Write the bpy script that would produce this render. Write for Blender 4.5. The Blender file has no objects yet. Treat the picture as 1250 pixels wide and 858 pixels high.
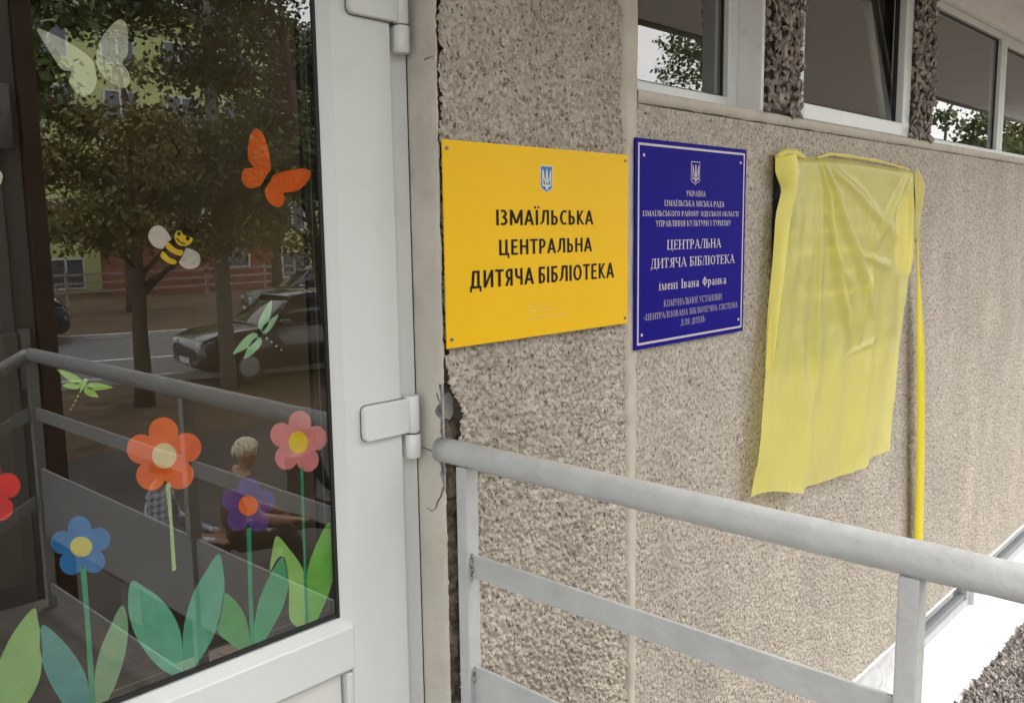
import bpy, bmesh, math, random
import numpy as np
from mathutils import Vector, Matrix
random.seed(7); rng = np.random.default_rng(7)
scn = bpy.context.scene
COL = scn.collection

# ------------------------------------------------------------------ camera
FPX, CY, CX = 1093.0, 429.0, 625.0
PIT, ROL, YAW = math.radians(7.74), math.radians(.78), math.radians(43.14)
CAM = np.array([0.0, -1.3, 1.42])
c_, s_, cr_, sr_ = math.cos(PIT), math.sin(PIT), math.cos(ROL), math.sin(ROL)
F0 = np.array([math.cos(YAW), math.sin(YAW), 0]); R0 = np.array([math.sin(YAW), -math.cos(YAW), 0]); Z0 = np.array([0, 0, 1.0])
FW = c_*F0 - s_*Z0; U0 = s_*F0 + c_*Z0
RT = cr_*R0 - sr_*U0; UP = sr_*R0 + cr_*U0
cd = bpy.data.cameras.new('camera'); cam = bpy.data.objects.new('camera', cd); COL.objects.link(cam)
cam.matrix_world = Matrix(((RT[0], UP[0], -FW[0], CAM[0]), (RT[1], UP[1], -FW[1], CAM[1]), (RT[2], UP[2], -FW[2], CAM[2]), (0, 0, 0, 1)))
cd.sensor_fit = 'HORIZONTAL'; cd.sensor_width = 36; cd.lens = FPX/1250*36; cd.clip_end = 1000; cd.clip_start = .02
scn.camera = cam

def ray(px, py):
    return (px-CX)/FPX*RT - (py-CY)/FPX*UP + FW
def at(px, py, y=0.0):                       # where the sight line of a measured pixel meets the plane y = const
    d = ray(px, py); t = (y-CAM[1])/d[1]; return CAM+t*d

# ------------------------------------------------------------------ world, sun, exposure
SUN_EL, SUN_AZ = math.radians(50), math.radians(-38)     # azimuth measured from +X towards +Y
w = bpy.data.worlds.new('World'); scn.world = w; w.use_nodes = True
nt = w.node_tree; nt.nodes.clear()
out = nt.nodes.new('ShaderNodeOutputWorld'); bg = nt.nodes.new('ShaderNodeBackground'); bg.inputs['Strength'].default_value = .13
sky = nt.nodes.new('ShaderNodeTexSky'); sky.sky_type = 'NISHITA'; sky.sun_disc = False
sky.sun_elevation = SUN_EL; sky.sun_rotation = math.pi/2-SUN_AZ; sky.air_density = 1.3; sky.dust_density = 2.0
tc = nt.nodes.new('ShaderNodeTexCoord'); nz = nt.nodes.new('ShaderNodeTexNoise'); nz.inputs['Scale'].default_value = 3.2; nz.inputs['Detail'].default_value = 7
rp = nt.nodes.new('ShaderNodeValToRGB'); rp.color_ramp.elements[0].position = .34; rp.color_ramp.elements[1].position = .5
mx = nt.nodes.new('ShaderNodeMixRGB'); mx.inputs[2].default_value = (9.4, 9.25, 9.1, 1)
nt.links.new(tc.outputs['Generated'], nz.inputs['Vector']); nt.links.new(nz.outputs['Fac'], rp.inputs['Fac'])
nt.links.new(rp.outputs['Color'], mx.inputs[0]); nt.links.new(sky.outputs['Color'], mx.inputs[1])
nt.links.new(mx.outputs['Color'], bg.inputs['Color']); nt.links.new(bg.outputs['Background'], out.inputs['Surface'])
sl = bpy.data.lights.new('sun', 'SUN'); sl.energy = .75; sl.angle = math.radians(24); sl.color = (1, .96, .9)
so = bpy.data.objects.new('sun', sl); COL.objects.link(so)
sd = Vector((math.cos(SUN_EL)*math.cos(SUN_AZ), math.cos(SUN_EL)*math.sin(SUN_AZ), math.sin(SUN_EL)))
so.rotation_euler = sd.to_track_quat('Z', 'Y').to_euler()
scn.view_settings.view_transform = 'Standard'; scn.view_settings.look = 'None'; scn.view_settings.gamma = 1
scn.view_settings.exposure = 1.46
scn.cycles.max_bounces = 8; scn.cycles.transparent_max_bounces = 12; scn.cycles.use_denoising = True
scn.cycles.sample_clamp_indirect = 6

# ------------------------------------------------------------------ helpers
class MB:
    def __init__(s): s.v = []; s.f = []; s.m = []
    def add(s, vs, fs, m=0):
        b = len(s.v); s.v += [tuple(map(float, p)) for p in vs]; s.f += [tuple(i+b for i in f) for f in fs]; s.m += [m]*len(fs); return s
    def box(s, x0, x1, y0, y1, z0, z1, m=0):
        x0, x1 = sorted((x0, x1)); y0, y1 = sorted((y0, y1)); z0, z1 = sorted((z0, z1))
        return s.add([(x0,y0,z0),(x1,y0,z0),(x1,y1,z0),(x0,y1,z0),(x0,y0,z1),(x1,y0,z1),(x1,y1,z1),(x0,y1,z1)],
                     [(0,3,2,1),(4,5,6,7),(0,1,5,4),(1,2,6,5),(2,3,7,6),(3,0,4,7)], m)
    def prism(s, poly, y0, y1, m=0):         # polygon of (x,z), counter-clockwise, between y0 (front) and y1
        a = sum(poly[i][0]*poly[(i+1) % len(poly)][1]-poly[(i+1) % len(poly)][0]*poly[i][1] for i in range(len(poly)))
        if a < 0: poly = poly[::-1]
        n = len(poly)
        return s.add([(p[0], y0, p[1]) for p in poly]+[(p[0], y1, p[1]) for p in poly],
                     [tuple(range(n)), tuple(range(2*n-1, n-1, -1))]+[(i, i+n, (i+1) % n+n, (i+1) % n) for i in range(n)], m)
    def tube(s, pts, r, n=12, m=0, caps=True):
        pts = [Vector(p) for p in pts]; rs = r if isinstance(r, (list, tuple)) else [r]*len(pts); b = len(s.v); vs = []
        for i, p in enumerate(pts):
            d = (pts[min(i+1, len(pts)-1)]-pts[max(i-1, 0)]).normalized()
            a = d.cross(Vector((0, 0, 1)) if abs(d.z) < .9 else Vector((1, 0, 0))).normalized(); e = d.cross(a)
            for k in range(n):
                t = 2*math.pi*k/n; vs.append(p+rs[i]*(math.cos(t)*a+math.sin(t)*e))
        fs = [(i*n+k, i*n+(k+1) % n, (i+1)*n+(k+1) % n, (i+1)*n+k) for i in range(len(pts)-1) for k in range(n)]
        if caps: fs += [tuple(range(n-1, -1, -1)), tuple((len(pts)-1)*n+k for k in range(n))]
        return s.add(vs, fs, m)
    def build(s, name, mats, parent=None, smooth=False, bevel=0, seg=2):
        me = bpy.data.meshes.new(name); me.from_pydata(s.v, [], s.f)
        mats = mats if isinstance(mats, (list, tuple)) else [mats]
        for q in mats: me.materials.append(q)
        if len(mats) > 1: me.polygons.foreach_set('material_index', s.m)
        if smooth: me.polygons.foreach_set('use_smooth', [True]*len(me.polygons))
        me.update(); o = bpy.data.objects.new(name, me); COL.objects.link(o)
        if parent: o.parent = parent; o.matrix_parent_inverse = parent.matrix_world.inverted()
        if bevel:
            b = o.modifiers.new('bevel', 'BEVEL'); b.width = bevel; b.segments = seg; b.limit_method = 'ANGLE'
        return o
def npmesh(name, V, Q, mats, parent=None, smooth=True, mi=None):
    me = bpy.data.meshes.new(name); V = np.asarray(V, np.float32); Q = np.asarray(Q, np.int32); n = Q.shape[1]
    me.vertices.add(len(V)); me.vertices.foreach_set('co', V.ravel()); me.loops.add(Q.size); me.loops.foreach_set('vertex_index', Q.ravel())
    me.polygons.add(len(Q)); me.polygons.foreach_set('loop_start', np.arange(0, Q.size, n, dtype=np.int32))
    for q in (mats if isinstance(mats, (list, tuple)) else [mats]): me.materials.append(q)
    me.update(calc_edges=True); me.validate()
    if smooth: me.polygons.foreach_set('use_smooth', [True]*len(me.polygons))
    if mi is not None: me.polygons.foreach_set('material_index', np.asarray(mi, np.int32))
    o = bpy.data.objects.new(name, me); COL.objects.link(o)
    if parent: o.parent = parent; o.matrix_parent_inverse = parent.matrix_world.inverted()
    return o
def tag(o, label=None, cat=None, group=None, kind=None):
    if label: o['label'] = label
    if cat: o['category'] = cat
    if group: o['group'] = group
    if kind: o['kind'] = kind
    return o
def thing(name, label, cat, loc=(0, 0, 0), group=None, rz=0):
    o = bpy.data.objects.new(name, None); COL.objects.link(o); o.location = loc; o.rotation_euler = (0, 0, rz)
    o.empty_display_size = .05; bpy.context.view_layer.update()
    return tag(o, label, cat, group)

# ------------------------------------------------------------------ materials
def mat(name, col, rough=.6, spec=.5, metal=0, var=0, vscale=20, bump=0, bscale=200, bdist=.002, dirt=None, dscale=6, damt=.5, coat=0):
    m = bpy.data.materials.new(name); m.use_nodes = True; n = m.node_tree; b = n.nodes['Principled BSDF']; L = n.links.new
    b.inputs['Roughness'].default_value = rough; b.inputs['Metallic'].default_value = metal; b.inputs['Specular IOR Level'].default_value = spec
    b.inputs['Coat Weight'].default_value = coat
    b.inputs['Base Color'].default_value = (*col, 1); src = None
    t = n.nodes.new('ShaderNodeTexCoord')
    if var:
        z = n.nodes.new('ShaderNodeTexNoise'); z.inputs['Scale'].default_value = vscale; z.inputs['Detail'].default_value = 6; L(t.outputs['Object'], z.inputs['Vector'])
        r = n.nodes.new('ShaderNodeValToRGB'); r.color_ramp.elements[0].position = .3; r.color_ramp.elements[1].position = .7
        r.color_ramp.elements[0].color = (*[max(0, x*(1-var)) for x in col], 1); r.color_ramp.elements[1].color = (*[min(1, x*(1+var)) for x in col], 1)
        L(z.outputs['Fac'], r.inputs['Fac']); src = r.outputs['Color']
    if dirt:
        z = n.nodes.new('ShaderNodeTexNoise'); z.inputs['Scale'].default_value = dscale; z.inputs['Detail'].default_value = 9; z.inputs['Roughness'].default_value = .7; L(t.outputs['Object'], z.inputs['Vector'])
        r = n.nodes.new('ShaderNodeValToRGB'); r.color_ramp.elements[0].position = .55; r.color_ramp.elements[1].position = .75; r.color_ramp.elements[1].color = (damt, damt, damt, 1)
        L(z.outputs['Fac'], r.inputs['Fac'])
        x = n.nodes.new('ShaderNodeMixRGB'); x.inputs[1].default_value = (*col, 1); x.inputs[2].default_value = (*dirt, 1)
        if src: L(src, x.inputs[1])
        L(r.outputs['Color'], x.inputs[0]); src = x.outputs['Color']
    if src: L(src, b.inputs['Base Color'])
    if bump:
        z = n.nodes.new('ShaderNodeTexNoise'); z.inputs['Scale'].default_value = bscale; z.inputs['Detail'].default_value = 4; L(t.outputs['Object'], z.inputs['Vector'])
        p = n.nodes.new('ShaderNodeBump'); p.inputs['Strength'].default_value = bump; p.inputs['Distance'].default_value = bdist
        L(z.outputs['Fac'], p.inputs['Height']); L(p.outputs['Normal'], b.inputs['Normal'])
    return m
def stucco(name, light, mid, dark, sc, pit, bs):
    m = bpy.data.materials.new(name); m.use_nodes = True; n = m.node_tree; b = n.nodes['Principled BSDF']; L = n.links.new; N = n.nodes.new
    b.inputs['Roughness'].default_value = .92; b.inputs['Specular IOR Level'].default_value = .2
    t = N('ShaderNodeTexCoord'); mp = N('ShaderNodeMapping'); mp.inputs['Rotation'].default_value = (0, .6, 0); mp.inputs['Scale'].default_value = (1.0, 1, .62)
    L(t.outputs['Object'], mp.inputs['Vector'])
    v = N('ShaderNodeTexVoronoi'); v.inputs['Scale'].default_value = sc; L(mp.outputs['Vector'], v.inputs['Vector'])
    r = N('ShaderNodeValToRGB'); e = r.color_ramp.elements; e[0].color = (*mid, 1); e[1].color = (*light, 1); e[0].position = .1; e[1].position = .9
    s = N('ShaderNodeSeparateColor'); L(v.outputs['Color'], s.inputs['Color']); L(s.outputs['Red'], r.inputs['Fac'])
    z = N('ShaderNodeTexNoise'); z.inputs['Scale'].default_value = sc*.95; z.inputs['Detail'].default_value = 3; L(mp.outputs['Vector'], z.inputs['Vector'])
    k = N('ShaderNodeValToRGB'); k.color_ramp.elements[0].position = .33; k.color_ramp.elements[1].position = .42
    k.color_ramp.elements[0].color = (pit, pit, pit, 1); k.color_ramp.elements[1].color = (0, 0, 0, 1); L(z.outputs['Fac'], k.inputs['Fac'])
    x = N('ShaderNodeMixRGB'); L(k.outputs['Color'], x.inputs[0]); L(r.outputs['Color'], x.inputs[1]); x.inputs[2].default_value = (*dark, 1)
    z2 = N('ShaderNodeTexNoise'); z2.inputs['Scale'].default_value = 3.0; z2.inputs['Detail'].default_value = 6; mp2 = N('ShaderNodeMapping'); mp2.inputs['Scale'].default_value = (1.6, 1, .6); L(t.outputs['Object'], mp2.inputs['Vector']); L(mp2.outputs['Vector'], z2.inputs['Vector'])
    r2 = N('ShaderNodeValToRGB'); r2.color_ramp.elements[0].color = (.86, .85, .84, 1); r2.color_ramp.elements[1].color = (1.08, 1.07, 1.06, 1); r2.color_ramp.elements[0].position = .3; r2.color_ramp.elements[1].position = .7
    L(z2.outputs['Fac'], r2.inputs['Fac']); mu = N('ShaderNodeMixRGB'); mu.blend_type = 'MULTIPLY'; mu.inputs[0].default_value = 1
    L(x.outputs['Color'], mu.inputs[1]); L(r2.outputs['Color'], mu.inputs[2]); L(mu.outputs['Color'], b.inputs['Base Color'])
    p = N('ShaderNodeBump'); p.inputs['Strength'].default_value = .8; p.inputs['Distance'].default_value = bs
    z3 = N('ShaderNodeTexNoise'); z3.inputs['Scale'].default_value = sc*1.6; z3.inputs['Detail'].default_value = 4; L(mp.outputs['Vector'], z3.inputs['Vector'])
    L(z3.outputs['Fac'], p.inputs['Height']); L(p.outputs['Normal'], b.inputs['Normal'])
    return m
def glassmat(name, ior=2.1, tint=(.9, .92, .9)):
    m = bpy.data.materials.new(name); m.use_nodes = True; n = m.node_tree; n.nodes.clear(); N = n.nodes.new; L = n.links.new
    o = N('ShaderNodeOutputMaterial'); x = N('ShaderNodeMixShader'); f = N('ShaderNodeFresnel'); f.inputs['IOR'].default_value = ior
    t = N('ShaderNodeBsdfTransparent'); t.inputs['Color'].default_value = (*tint, 1); g = N('ShaderNodeBsdfGlossy'); g.inputs['Roughness'].default_value = 0.0
    g.inputs['Color'].default_value = (1, 1, 1, 1)
    ge = N('ShaderNodeNewGeometry'); mm = N('ShaderNodeMath'); mm.operation = 'SUBTRACT'; mm.use_clamp = True; L(f.outputs['Fac'], mm.inputs[0]); L(ge.outputs['Backfacing'], mm.inputs[1])
    L(mm.outputs[0], x.inputs[0]); L(t.outputs[0], x.inputs[1]); L(g.outputs[0], x.inputs[2]); L(x.outputs[0], o.inputs['Surface'])
    return m
def clothmat(name, col, alpha, rough=.45):
    m = bpy.data.materials.new(name); m.use_nodes = True; n = m.node_tree; n.nodes.clear(); N = n.nodes.new; L = n.links.new
    o = N('ShaderNodeOutputMaterial'); p = N('ShaderNodeBsdfPrincipled'); p.inputs['Base Color'].default_value = (*col, 1); p.inputs['Roughness'].default_value = rough
    p.inputs['Specular IOR Level'].default_value = .45; p.inputs['Sheen Weight'].default_value = .35; p.inputs['Sheen Roughness'].default_value = .4
    tl = N('ShaderNodeBsdfTranslucent'); tl.inputs['Color'].default_value = (*[min(1, c*1.1) for c in col], 1)
    a = N('ShaderNodeMixShader'); a.inputs[0].default_value = .22; L(p.outputs[0], a.inputs[1]); L(tl.outputs[0], a.inputs[2])
    t = N('ShaderNodeBsdfTransparent'); t.inputs['Color'].default_value = (1, .97, .62, 1)
    b = N('ShaderNodeMixShader'); b.inputs[0].default_value = alpha; L(a.outputs[0], b.inputs[1]); L(t.outputs[0], b.inputs[2]); L(b.outputs[0], o.inputs['Surface'])
    tc = N('ShaderNodeTexCoord'); mp = N('ShaderNodeMapping'); mp.inputs['Scale'].default_value = (9, 9, 4); mp.inputs['Rotation'].default_value = (0, .25, 0); L(tc.outputs['Object'], mp.inputs['Vector'])
    z = N('ShaderNodeTexNoise'); z.inputs['Scale'].default_value = 2.2; z.inputs['Detail'].default_value = 3; L(mp.outputs['Vector'], z.inputs['Vector'])
    u = N('ShaderNodeBump'); u.inputs['Strength'].default_value = .55; u.inputs['Distance'].default_value = .014; L(z.outputs['Fac'], u.inputs['Height']); L(u.outputs['Normal'], p.inputs['Normal'])
    return m
def leafmat(name, c1, c2):
    m = bpy.data.materials.new(name); m.use_nodes = True; n = m.node_tree; b = n.nodes['Principled BSDF']; L = n.links.new; N = n.nodes.new
    t = N('ShaderNodeTexCoord'); z = N('ShaderNodeTexNoise'); z.inputs['Scale'].default_value = 1.3; z.inputs['Detail'].default_value = 6; L(t.outputs['Object'], z.inputs['Vector'])
    r = N('ShaderNodeValToRGB'); r.color_ramp.elements[0].color = (*c1, 1); r.color_ramp.elements[1].color = (*c2, 1); r.color_ramp.elements[0].position = .35; r.color_ramp.elements[1].position = .65
    L(z.outputs['Fac'], r.inputs['Fac']); L(r.outputs['Color'], b.inputs['Base Color']); b.inputs['Roughness'].default_value = .55
    return m

PVC = mat('white_plastic', (.615, .635, .615), .32, .5, var=.02, vscale=3, bump=.03, bscale=60, dirt=(.48, .46, .41), dscale=7, damt=.4)
PVC2 = mat('white_plastic_panel', (.62, .61, .585), .4, .4, var=.03, vscale=2)
GASKET = mat('black_rubber', (.012, .012, .012), .55)
SPACER = mat('spacer', (.02, .021, .022), .35)
PLASTER = mat('painted_plaster', (.52, .49, .43), .85, .2, var=.08, vscale=9, bump=.35, bscale=45, bdist=.004, dirt=(.33, .27, .2), dscale=7, damt=.5)
SUBST = mat('broken_mortar', (.095, .078, .062), .95, .1, var=.6, vscale=40, bump=.9, bscale=110, bdist=.008, dirt=(.2, .205, .22), dscale=14, damt=.75)
COARSE = stucco('coarse_pebbledash', (.54, .49, .42), (.38, .34, .285), (.085, .07, .055), 145, .9, .004)
FINE = stucco('fine_pebbledash', (.56, .51, .44), (.39, .35, .295), (.09, .078, .066), 175, .95, .004)
STRIP = mat('smooth_mortar', (.5, .455, .385), .9, .2, var=.1, vscale=14, bump=.5, bscale=70, bdist=.003)
SILLM = mat('sill_mortar', (.5, .46, .4), .9, .2, var=.12, vscale=12, bump=.6, bscale=60, bdist=.004, dirt=(.2, .16, .13), dscale=12, damt=.6)
WHITE = mat('white_paint', (.76, .76, .74), .6, .3, var=.05, vscale=5, bump=.25, bscale=30, bdist=.004, dirt=(.42, .39, .33), dscale=14, damt=.5)
LEDGEW = mat('white_ledge_paint', (.8, .8, .81), .55, .3, var=.03, vscale=6, bump=.2, bscale=30, bdist=.003)
RAILP = mat('grey_gloss_paint', (.41, .42, .415), .42, .5, var=.08, vscale=14, bump=.9, bscale=34, bdist=.004, dirt=(.36, .345, .31), dscale=18, damt=.7)
STONE = mat('stone_chip', (.25, .222, .19), .9, .25, var=.7, vscale=34, bump=.6, bscale=90, bdist=.004)
STONE2 = mat('granite_chip', (.25, .225, .205), .85, .3, var=.85, vscale=45, bump=.5, bscale=90, bdist=.004)
DARK = mat('dark_interior', (.42, .36, .27), .9, .2)
DARKF = mat('interior_floor', (.09, .06, .045), .6, .3, var=.3, vscale=8)
GLASS = glassmat('window_glass', 2.35)
DGLASS = glassmat('door_glass', 2.4, (.88, .85, .79))
CONC = mat('concrete', (.27, .26, .245), .9, .2, var=.15, vscale=5, bump=.4, bscale=60)
TILE = mat('porch_tile', (.2, .18, .16), .8, .3, var=.2, vscale=9)
def flat(n, c, r=.45, s=.4): return mat(n, c, r, s)

# ------------------------------------------------------------------ noise for real relief
def worley(x, z, sc, seed):
    g = np.random.default_rng(seed); K = 256; jx = g.random((K, K)); jz = g.random((K, K)); hh = g.random((K, K))
    x = x*sc; z = z*sc; ix = np.floor(x).astype(int); iz = np.floor(z).astype(int)
    best = np.full(x.shape, 9.0); bh = np.zeros(x.shape); sec = np.full(x.shape, 9.0)
    for dx in (-1, 0, 1):
        for dz in (-1, 0, 1):
            cx = ix+dx; cz = iz+dz; d = np.hypot(cx+jx[cx % K, cz % K]-x, cz+jz[cx % K, cz % K]-z)
            m = d < best; sec = np.where(m, best, np.minimum(sec, d)); bh = np.where(m, hh[cx % K, cz % K], bh); best = np.where(m, d, best)
    return best, bh, sec
def vnoise(x, z, sc, seed):
    g = np.random.default_rng(seed); K = 256; t = g.random((K, K)); x = x*sc; z = z*sc
    ix = np.floor(x).astype(int); iz = np.floor(z).astype(int); fx = x-ix; fz = z-iz; fx = fx*fx*(3-2*fx); fz = fz*fz*(3-2*fz)
    a = t[ix % K, iz % K]; b = t[(ix+1) % K, iz % K]; c = t[ix % K, (iz+1) % K]; d = t[(ix+1) % K, (iz+1) % K]
    return a*(1-fx)*(1-fz)+b*fx*(1-fz)+c*(1-fx)*fz+d*fx*fz
def grid_faces(nx, nz):
    i, k = np.meshgrid(np.arange(nx-1), np.arange(nz-1), indexing='ij'); a = (i*nz+k).ravel()
    return np.stack([a, a+nz, a+nz+1, a+1], 1)

# ================================================================== SETTING
def quad(name, x0, x1, y0, y1, z, m, kind='structure'):
    return tag(MB().add([(x0, y0, z), (x1, y0, z), (x1, y1, z), (x0, y1, z)], [(0, 1, 2, 3)]).build(name, m), kind=kind)
ASPH = mat('old_asphalt', (.075, .07, .064), .9, .2, var=.25, vscale=.9, dirt=(.13, .1, .075), dscale=1.1, damt=.7)
ROADM = mat('road_asphalt', (.15, .148, .145), .85, .3, var=.12, vscale=.5)
SOIL = mat('dry_soil', (.13, .095, .065), .95, .1, var=.4, vscale=2.5, dirt=(.2, .13, .06), dscale=9, damt=.7)
LINE = mat('road_paint', (.62, .62, .6), .8, .2)
ZG = -1.4
quad('ground', -260, 300, -300, .4, ZG, SOIL)
quad('pavement', -40, 60, -10.2, -3.2, ZG+.004, ASPH)
def band(name, p, d, w0, w1, z, m, l0=-80, l1=120):
    d = Vector(d).normalized(); nrm = Vector((d.y, -d.x)); P = Vector(p); q = []
    for l, w_ in ((l0, w0), (l0, w1), (l1, w1), (l1, w0)): v = P+d*l+nrm*w_; q.append((v.x, v.y, z))
    return tag(MB().add(q, [(0, 1, 2, 3)]).build(name, m), kind='structure')
RD = (1, .36); RP = (7.5, -19.3)
band('road', RP, RD, -3.6, 4.6, ZG+.006, ROADM)
band('lane_marking', RP, RD, -.09, .09, ZG+.011, LINE)
band('edge_marking', RP, RD, -2.9, -2.8, ZG+.011, LINE)
def kerb(name, w0):
    d = Vector((*RD, 0)).normalized(); n = Vector((d.y, -d.x, 0)); P = Vector((*RP, ZG)); b = MB(); vs = []
    for l in (-80, 120):
        for (a, h) in ((w0, 0), (w0+.18, 0), (w0+.18, .14), (w0, .14)): v = P+d*l+n*a; vs.append((v.x, v.y, v.z+h))
    b.add(vs, [(0, 1, 5, 4), (1, 2, 6, 5), (2, 3, 7, 6), (3, 0, 4, 7), (0, 3, 2, 1), (4, 5, 6, 7)])
    return tag(b.build(name, mat('kerb_paint', (.5, .49, .47), .9, .2, var=.15, vscale=3)), kind='structure')
kerb('kerb', 4.6); kerb('kerb', -3.8)

def brickmat():
    m = bpy.data.materials.new('brick_paving'); m.use_nodes = True; n = m.node_tree; b = n.nodes['Principled BSDF']; t = n.nodes.new('ShaderNodeTexCoord'); k = n.nodes.new('ShaderNodeTexBrick')
    k.inputs['Scale'].default_value = 2.4; k.inputs['Color1'].default_value = (.40, .33, .28, 1); k.inputs['Color2'].default_value = (.33, .27, .23, 1); k.inputs['Mortar'].default_value = (.16, .13, .11, 1); k.inputs['Mortar Size'].default_value = .012
    n.links.new(t.outputs['Object'], k.inputs['Vector']); n.links.new(k.outputs['Color'], b.inputs['Base Color']); b.inputs['Roughness'].default_value = .9; return m
quad('brick_path', 1.15, 9, -4.0, -2.25, ZG+.008, brickmat())
# porch and steps
pf = MB(); pf.box(-1.2, 1.26, -2.2, .078, -.12, 0); tag(pf.build('porch_floor', TILE), kind='structure')
pb = MB(); pb.box(-1.1, 1.16, -2.1, -.002, ZG, -.122); tag(pb.build('porch_base', CONC), kind='structure')
st = MB()
for i in range(8):
    st.box(1.1-.36*(i+1), 1.1-.36*i, -3.4, -2.203, ZG, -.17*(i+1)+.02)
tag(st.build('steps', CONC), kind='structure')

# ------------------------------------------------------------------ the library building
lib = thing('library_building', 'library facade with beige pebble-dashed panels, window row and white canopy underside', 'building', (3, 0, ZG))
ZT = 2.32
XJ = 1.182
def z_gap(z):                                # where the broken mortar groove begins and ends, by height
    n = vnoise(z*0+.3, z, 45, 5)-.5; n2 = vnoise(z*0+.7, z, 130, 6)-.5; n3 = vnoise(z*0+2.7, z, 11, 9)-.5
    low = np.clip((1.16-z)/.1, 0, 1)
    hole = np.exp(-((z-1.055)/.035)**2)
    a = 1.1862+.004*n+.004*n2-.003*low+.003*n3
    b = 1.2005+.012*n+.010*n2+.008*n3+low*(.030+.012*n3)+hole*.022
    return a, np.maximum(b, a+.006)
# coarse panel with true relief
xs = np.arange(1.186, 1.822, .0026); zs = np.arange(0.04, ZT, .0026); X, Z = np.meshgrid(xs, zs, indexing='ij')
Xr, Zr = X*.87+Z*.5, (Z*.87-X*.5)*.72
f1, h1, s1 = worley(Xr, Zr, 100, 1); f2, h2, s2 = worley(Xr, Zr, 180, 2); nv = vnoise(X, Z, 30, 3)
H = .0115*np.clip(1-f1*1.25, 0, 1)**.7*(.25+.9*h1)+.0055*np.clip(1-f2*1.2, 0, 1)*(.2+h2)+.003*nv
Y = -(H-.010)
ga, gb = z_gap(zs); Q = grid_faces(len(xs), len(zs)); cxq = X.ravel()[Q].mean(1); czi = (Q[:, 0] % len(zs))
edge = gb[czi]; 
def strip_left(z): return np.interp(z, [0.3, .8, 1.4, 2.0], [1.816, 1.808, 1.797, 1.779])+(vnoise(z*0+3.3, z, 60, 77)-.5)*.008
keep = (cxq > edge) & (cxq < strip_left(zs)[czi])
Yf = Y+np.clip((X-strip_left(zs)[None]+.012)/.012, 0, 1)*.004+np.clip(1-(X-gb[None, :])/.012, 0, 1)**2*.006
npmesh('coarse_panel', np.stack([X, Yf, Z], -1).reshape(-1, 3), Q[keep][:, ::-1], COARSE, lib)
# backing of the groove
xb = np.arange(1.1845, 1.275, .003); zb = np.arange(.25, ZT, .003); Xb, Zb = np.meshgrid(xb, zb, indexing='ij')
hb = vnoise(Xb, Zb, 60, 12)*.012+vnoise(Xb, Zb, 170, 13)*.006+np.exp(-((Zb-1.06)/.03)**2-((Xb-1.222)/.02)**2)*.03
low = np.clip((1.16-Zb)/.1, 0, 1)
npmesh('broken_mortar', np.stack([Xb, .011+hb-low*.004, Zb], -1).reshape(-1, 3), grid_faces(len(xb), len(zb))[:, ::-1], SUBST, lib)
# plaster jamb: reveal, rounded corner, thin lip with a ragged edge
zp = np.arange(.0, ZT, .004); pa, _ = z_gap(zp); ts = np.linspace(0, 1, 27); V = []
for t in ts:
    if t < .72: s = t/.72; x = np.full_like(zp, XJ); y = np.full_like(zp, .0775*(1-s)+.003*s)
    else:
        s = (t-.72)/.28; x = XJ+.0015+(pa-XJ-.0015)*s; y = np.full_like(zp, -.0035 if s > .1 else 0.0)
    bumpn = (vnoise(zp*0+t*.09, zp, 40, 21)-.5)*.0016
    V.append(np.stack([x+bumpn*(t < .72), y+bumpn*.6, zp], -1))
V.append(np.stack([pa+.001, np.full_like(zp, .012), zp], -1)); V = np.stack(V, 0)
npmesh('plaster_jamb', V.reshape(-1, 3), grid_faces(len(V), len(zp))[:, ::-1], PLASTER, lib)
gy = np.arange(-.001, .026, .0015); gz = np.arange(.90, 1.12, .003); GY, GZ = np.meshgrid(gy, gz, indexing='ij')
edge_y = .004+.016*np.exp(-((gz-.985)/.03)**2)+.012*np.exp(-((gz-1.06)/.02)**2)+(vnoise(gz*0+.4, gz, 90, 81)-.5)*.012
qq = grid_faces(len(gy), len(gz)); kp = GY.ravel()[qq].mean(1) < edge_y[qq[:, 0] % len(gz)]
npmesh('mortar_patch', np.stack([XJ-.0022-.004*vnoise(GY, GZ, 110, 82), GY-.004, GZ], -1).reshape(-1, 3), qq[kp], mat('grey_cement_patch', (.2, .2, .21), .95, .1, var=.6, vscale=70, bump=.8, bscale=150, dirt=(.06, .05, .04), dscale=30, damt=.9), lib)
CRK = flat('crack', (.07, .06, .05), .95, .1)
def crack(pts, w0):
    P = []
    for p in pts: d = ray(*p); t = (XJ-.0012-CAM[0])/d[0]; P.append(CAM+t*d)
    b = MB(); b.tube([tuple(p) for p in P], [w0*(1-.75*i/(len(P)-1)) for i in range(len(P))], 5); b.build('plaster_crack', CRK, lib)
crack([(540, 598), (538, 606), (534, 612), (532, 620), (527, 624), (521, 619)], .0016); crack([(532, 552), (526, 550), (519, 547), (512, 546)], .0013); crack([(518, 73), (524, 70), (530, 69)], .0009); crack([(533, 480), (536, 490), (539, 496)], .0011)
# smooth strip between the panels
xs2 = np.linspace(1.776, 1.85, 8); zs2 = np.arange(-.35, ZT, .01); X2, Z2 = np.meshgrid(xs2, zs2, indexing='ij')
prof = np.array([.012, -.002, -.0045, -.005, -.005, -.0045, -.002, .004])[:, None]+(vnoise(X2, Z2, 25, 31)-.5)*.003
wob = (vnoise(Z2*0+1.1, Z2, 18, 33)-.5)*.006
fr_ = (X2-1.776)/(1.85-1.776); X2 = strip_left(Z2)-.004+fr_*(1.85-strip_left(Z2)+.004)
npmesh('joint_strip', np.stack([X2+wob*.4, prof, Z2], -1).reshape(-1, 3), grid_faces(8, len(zs2))[:, ::-1], STRIP, lib)
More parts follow.
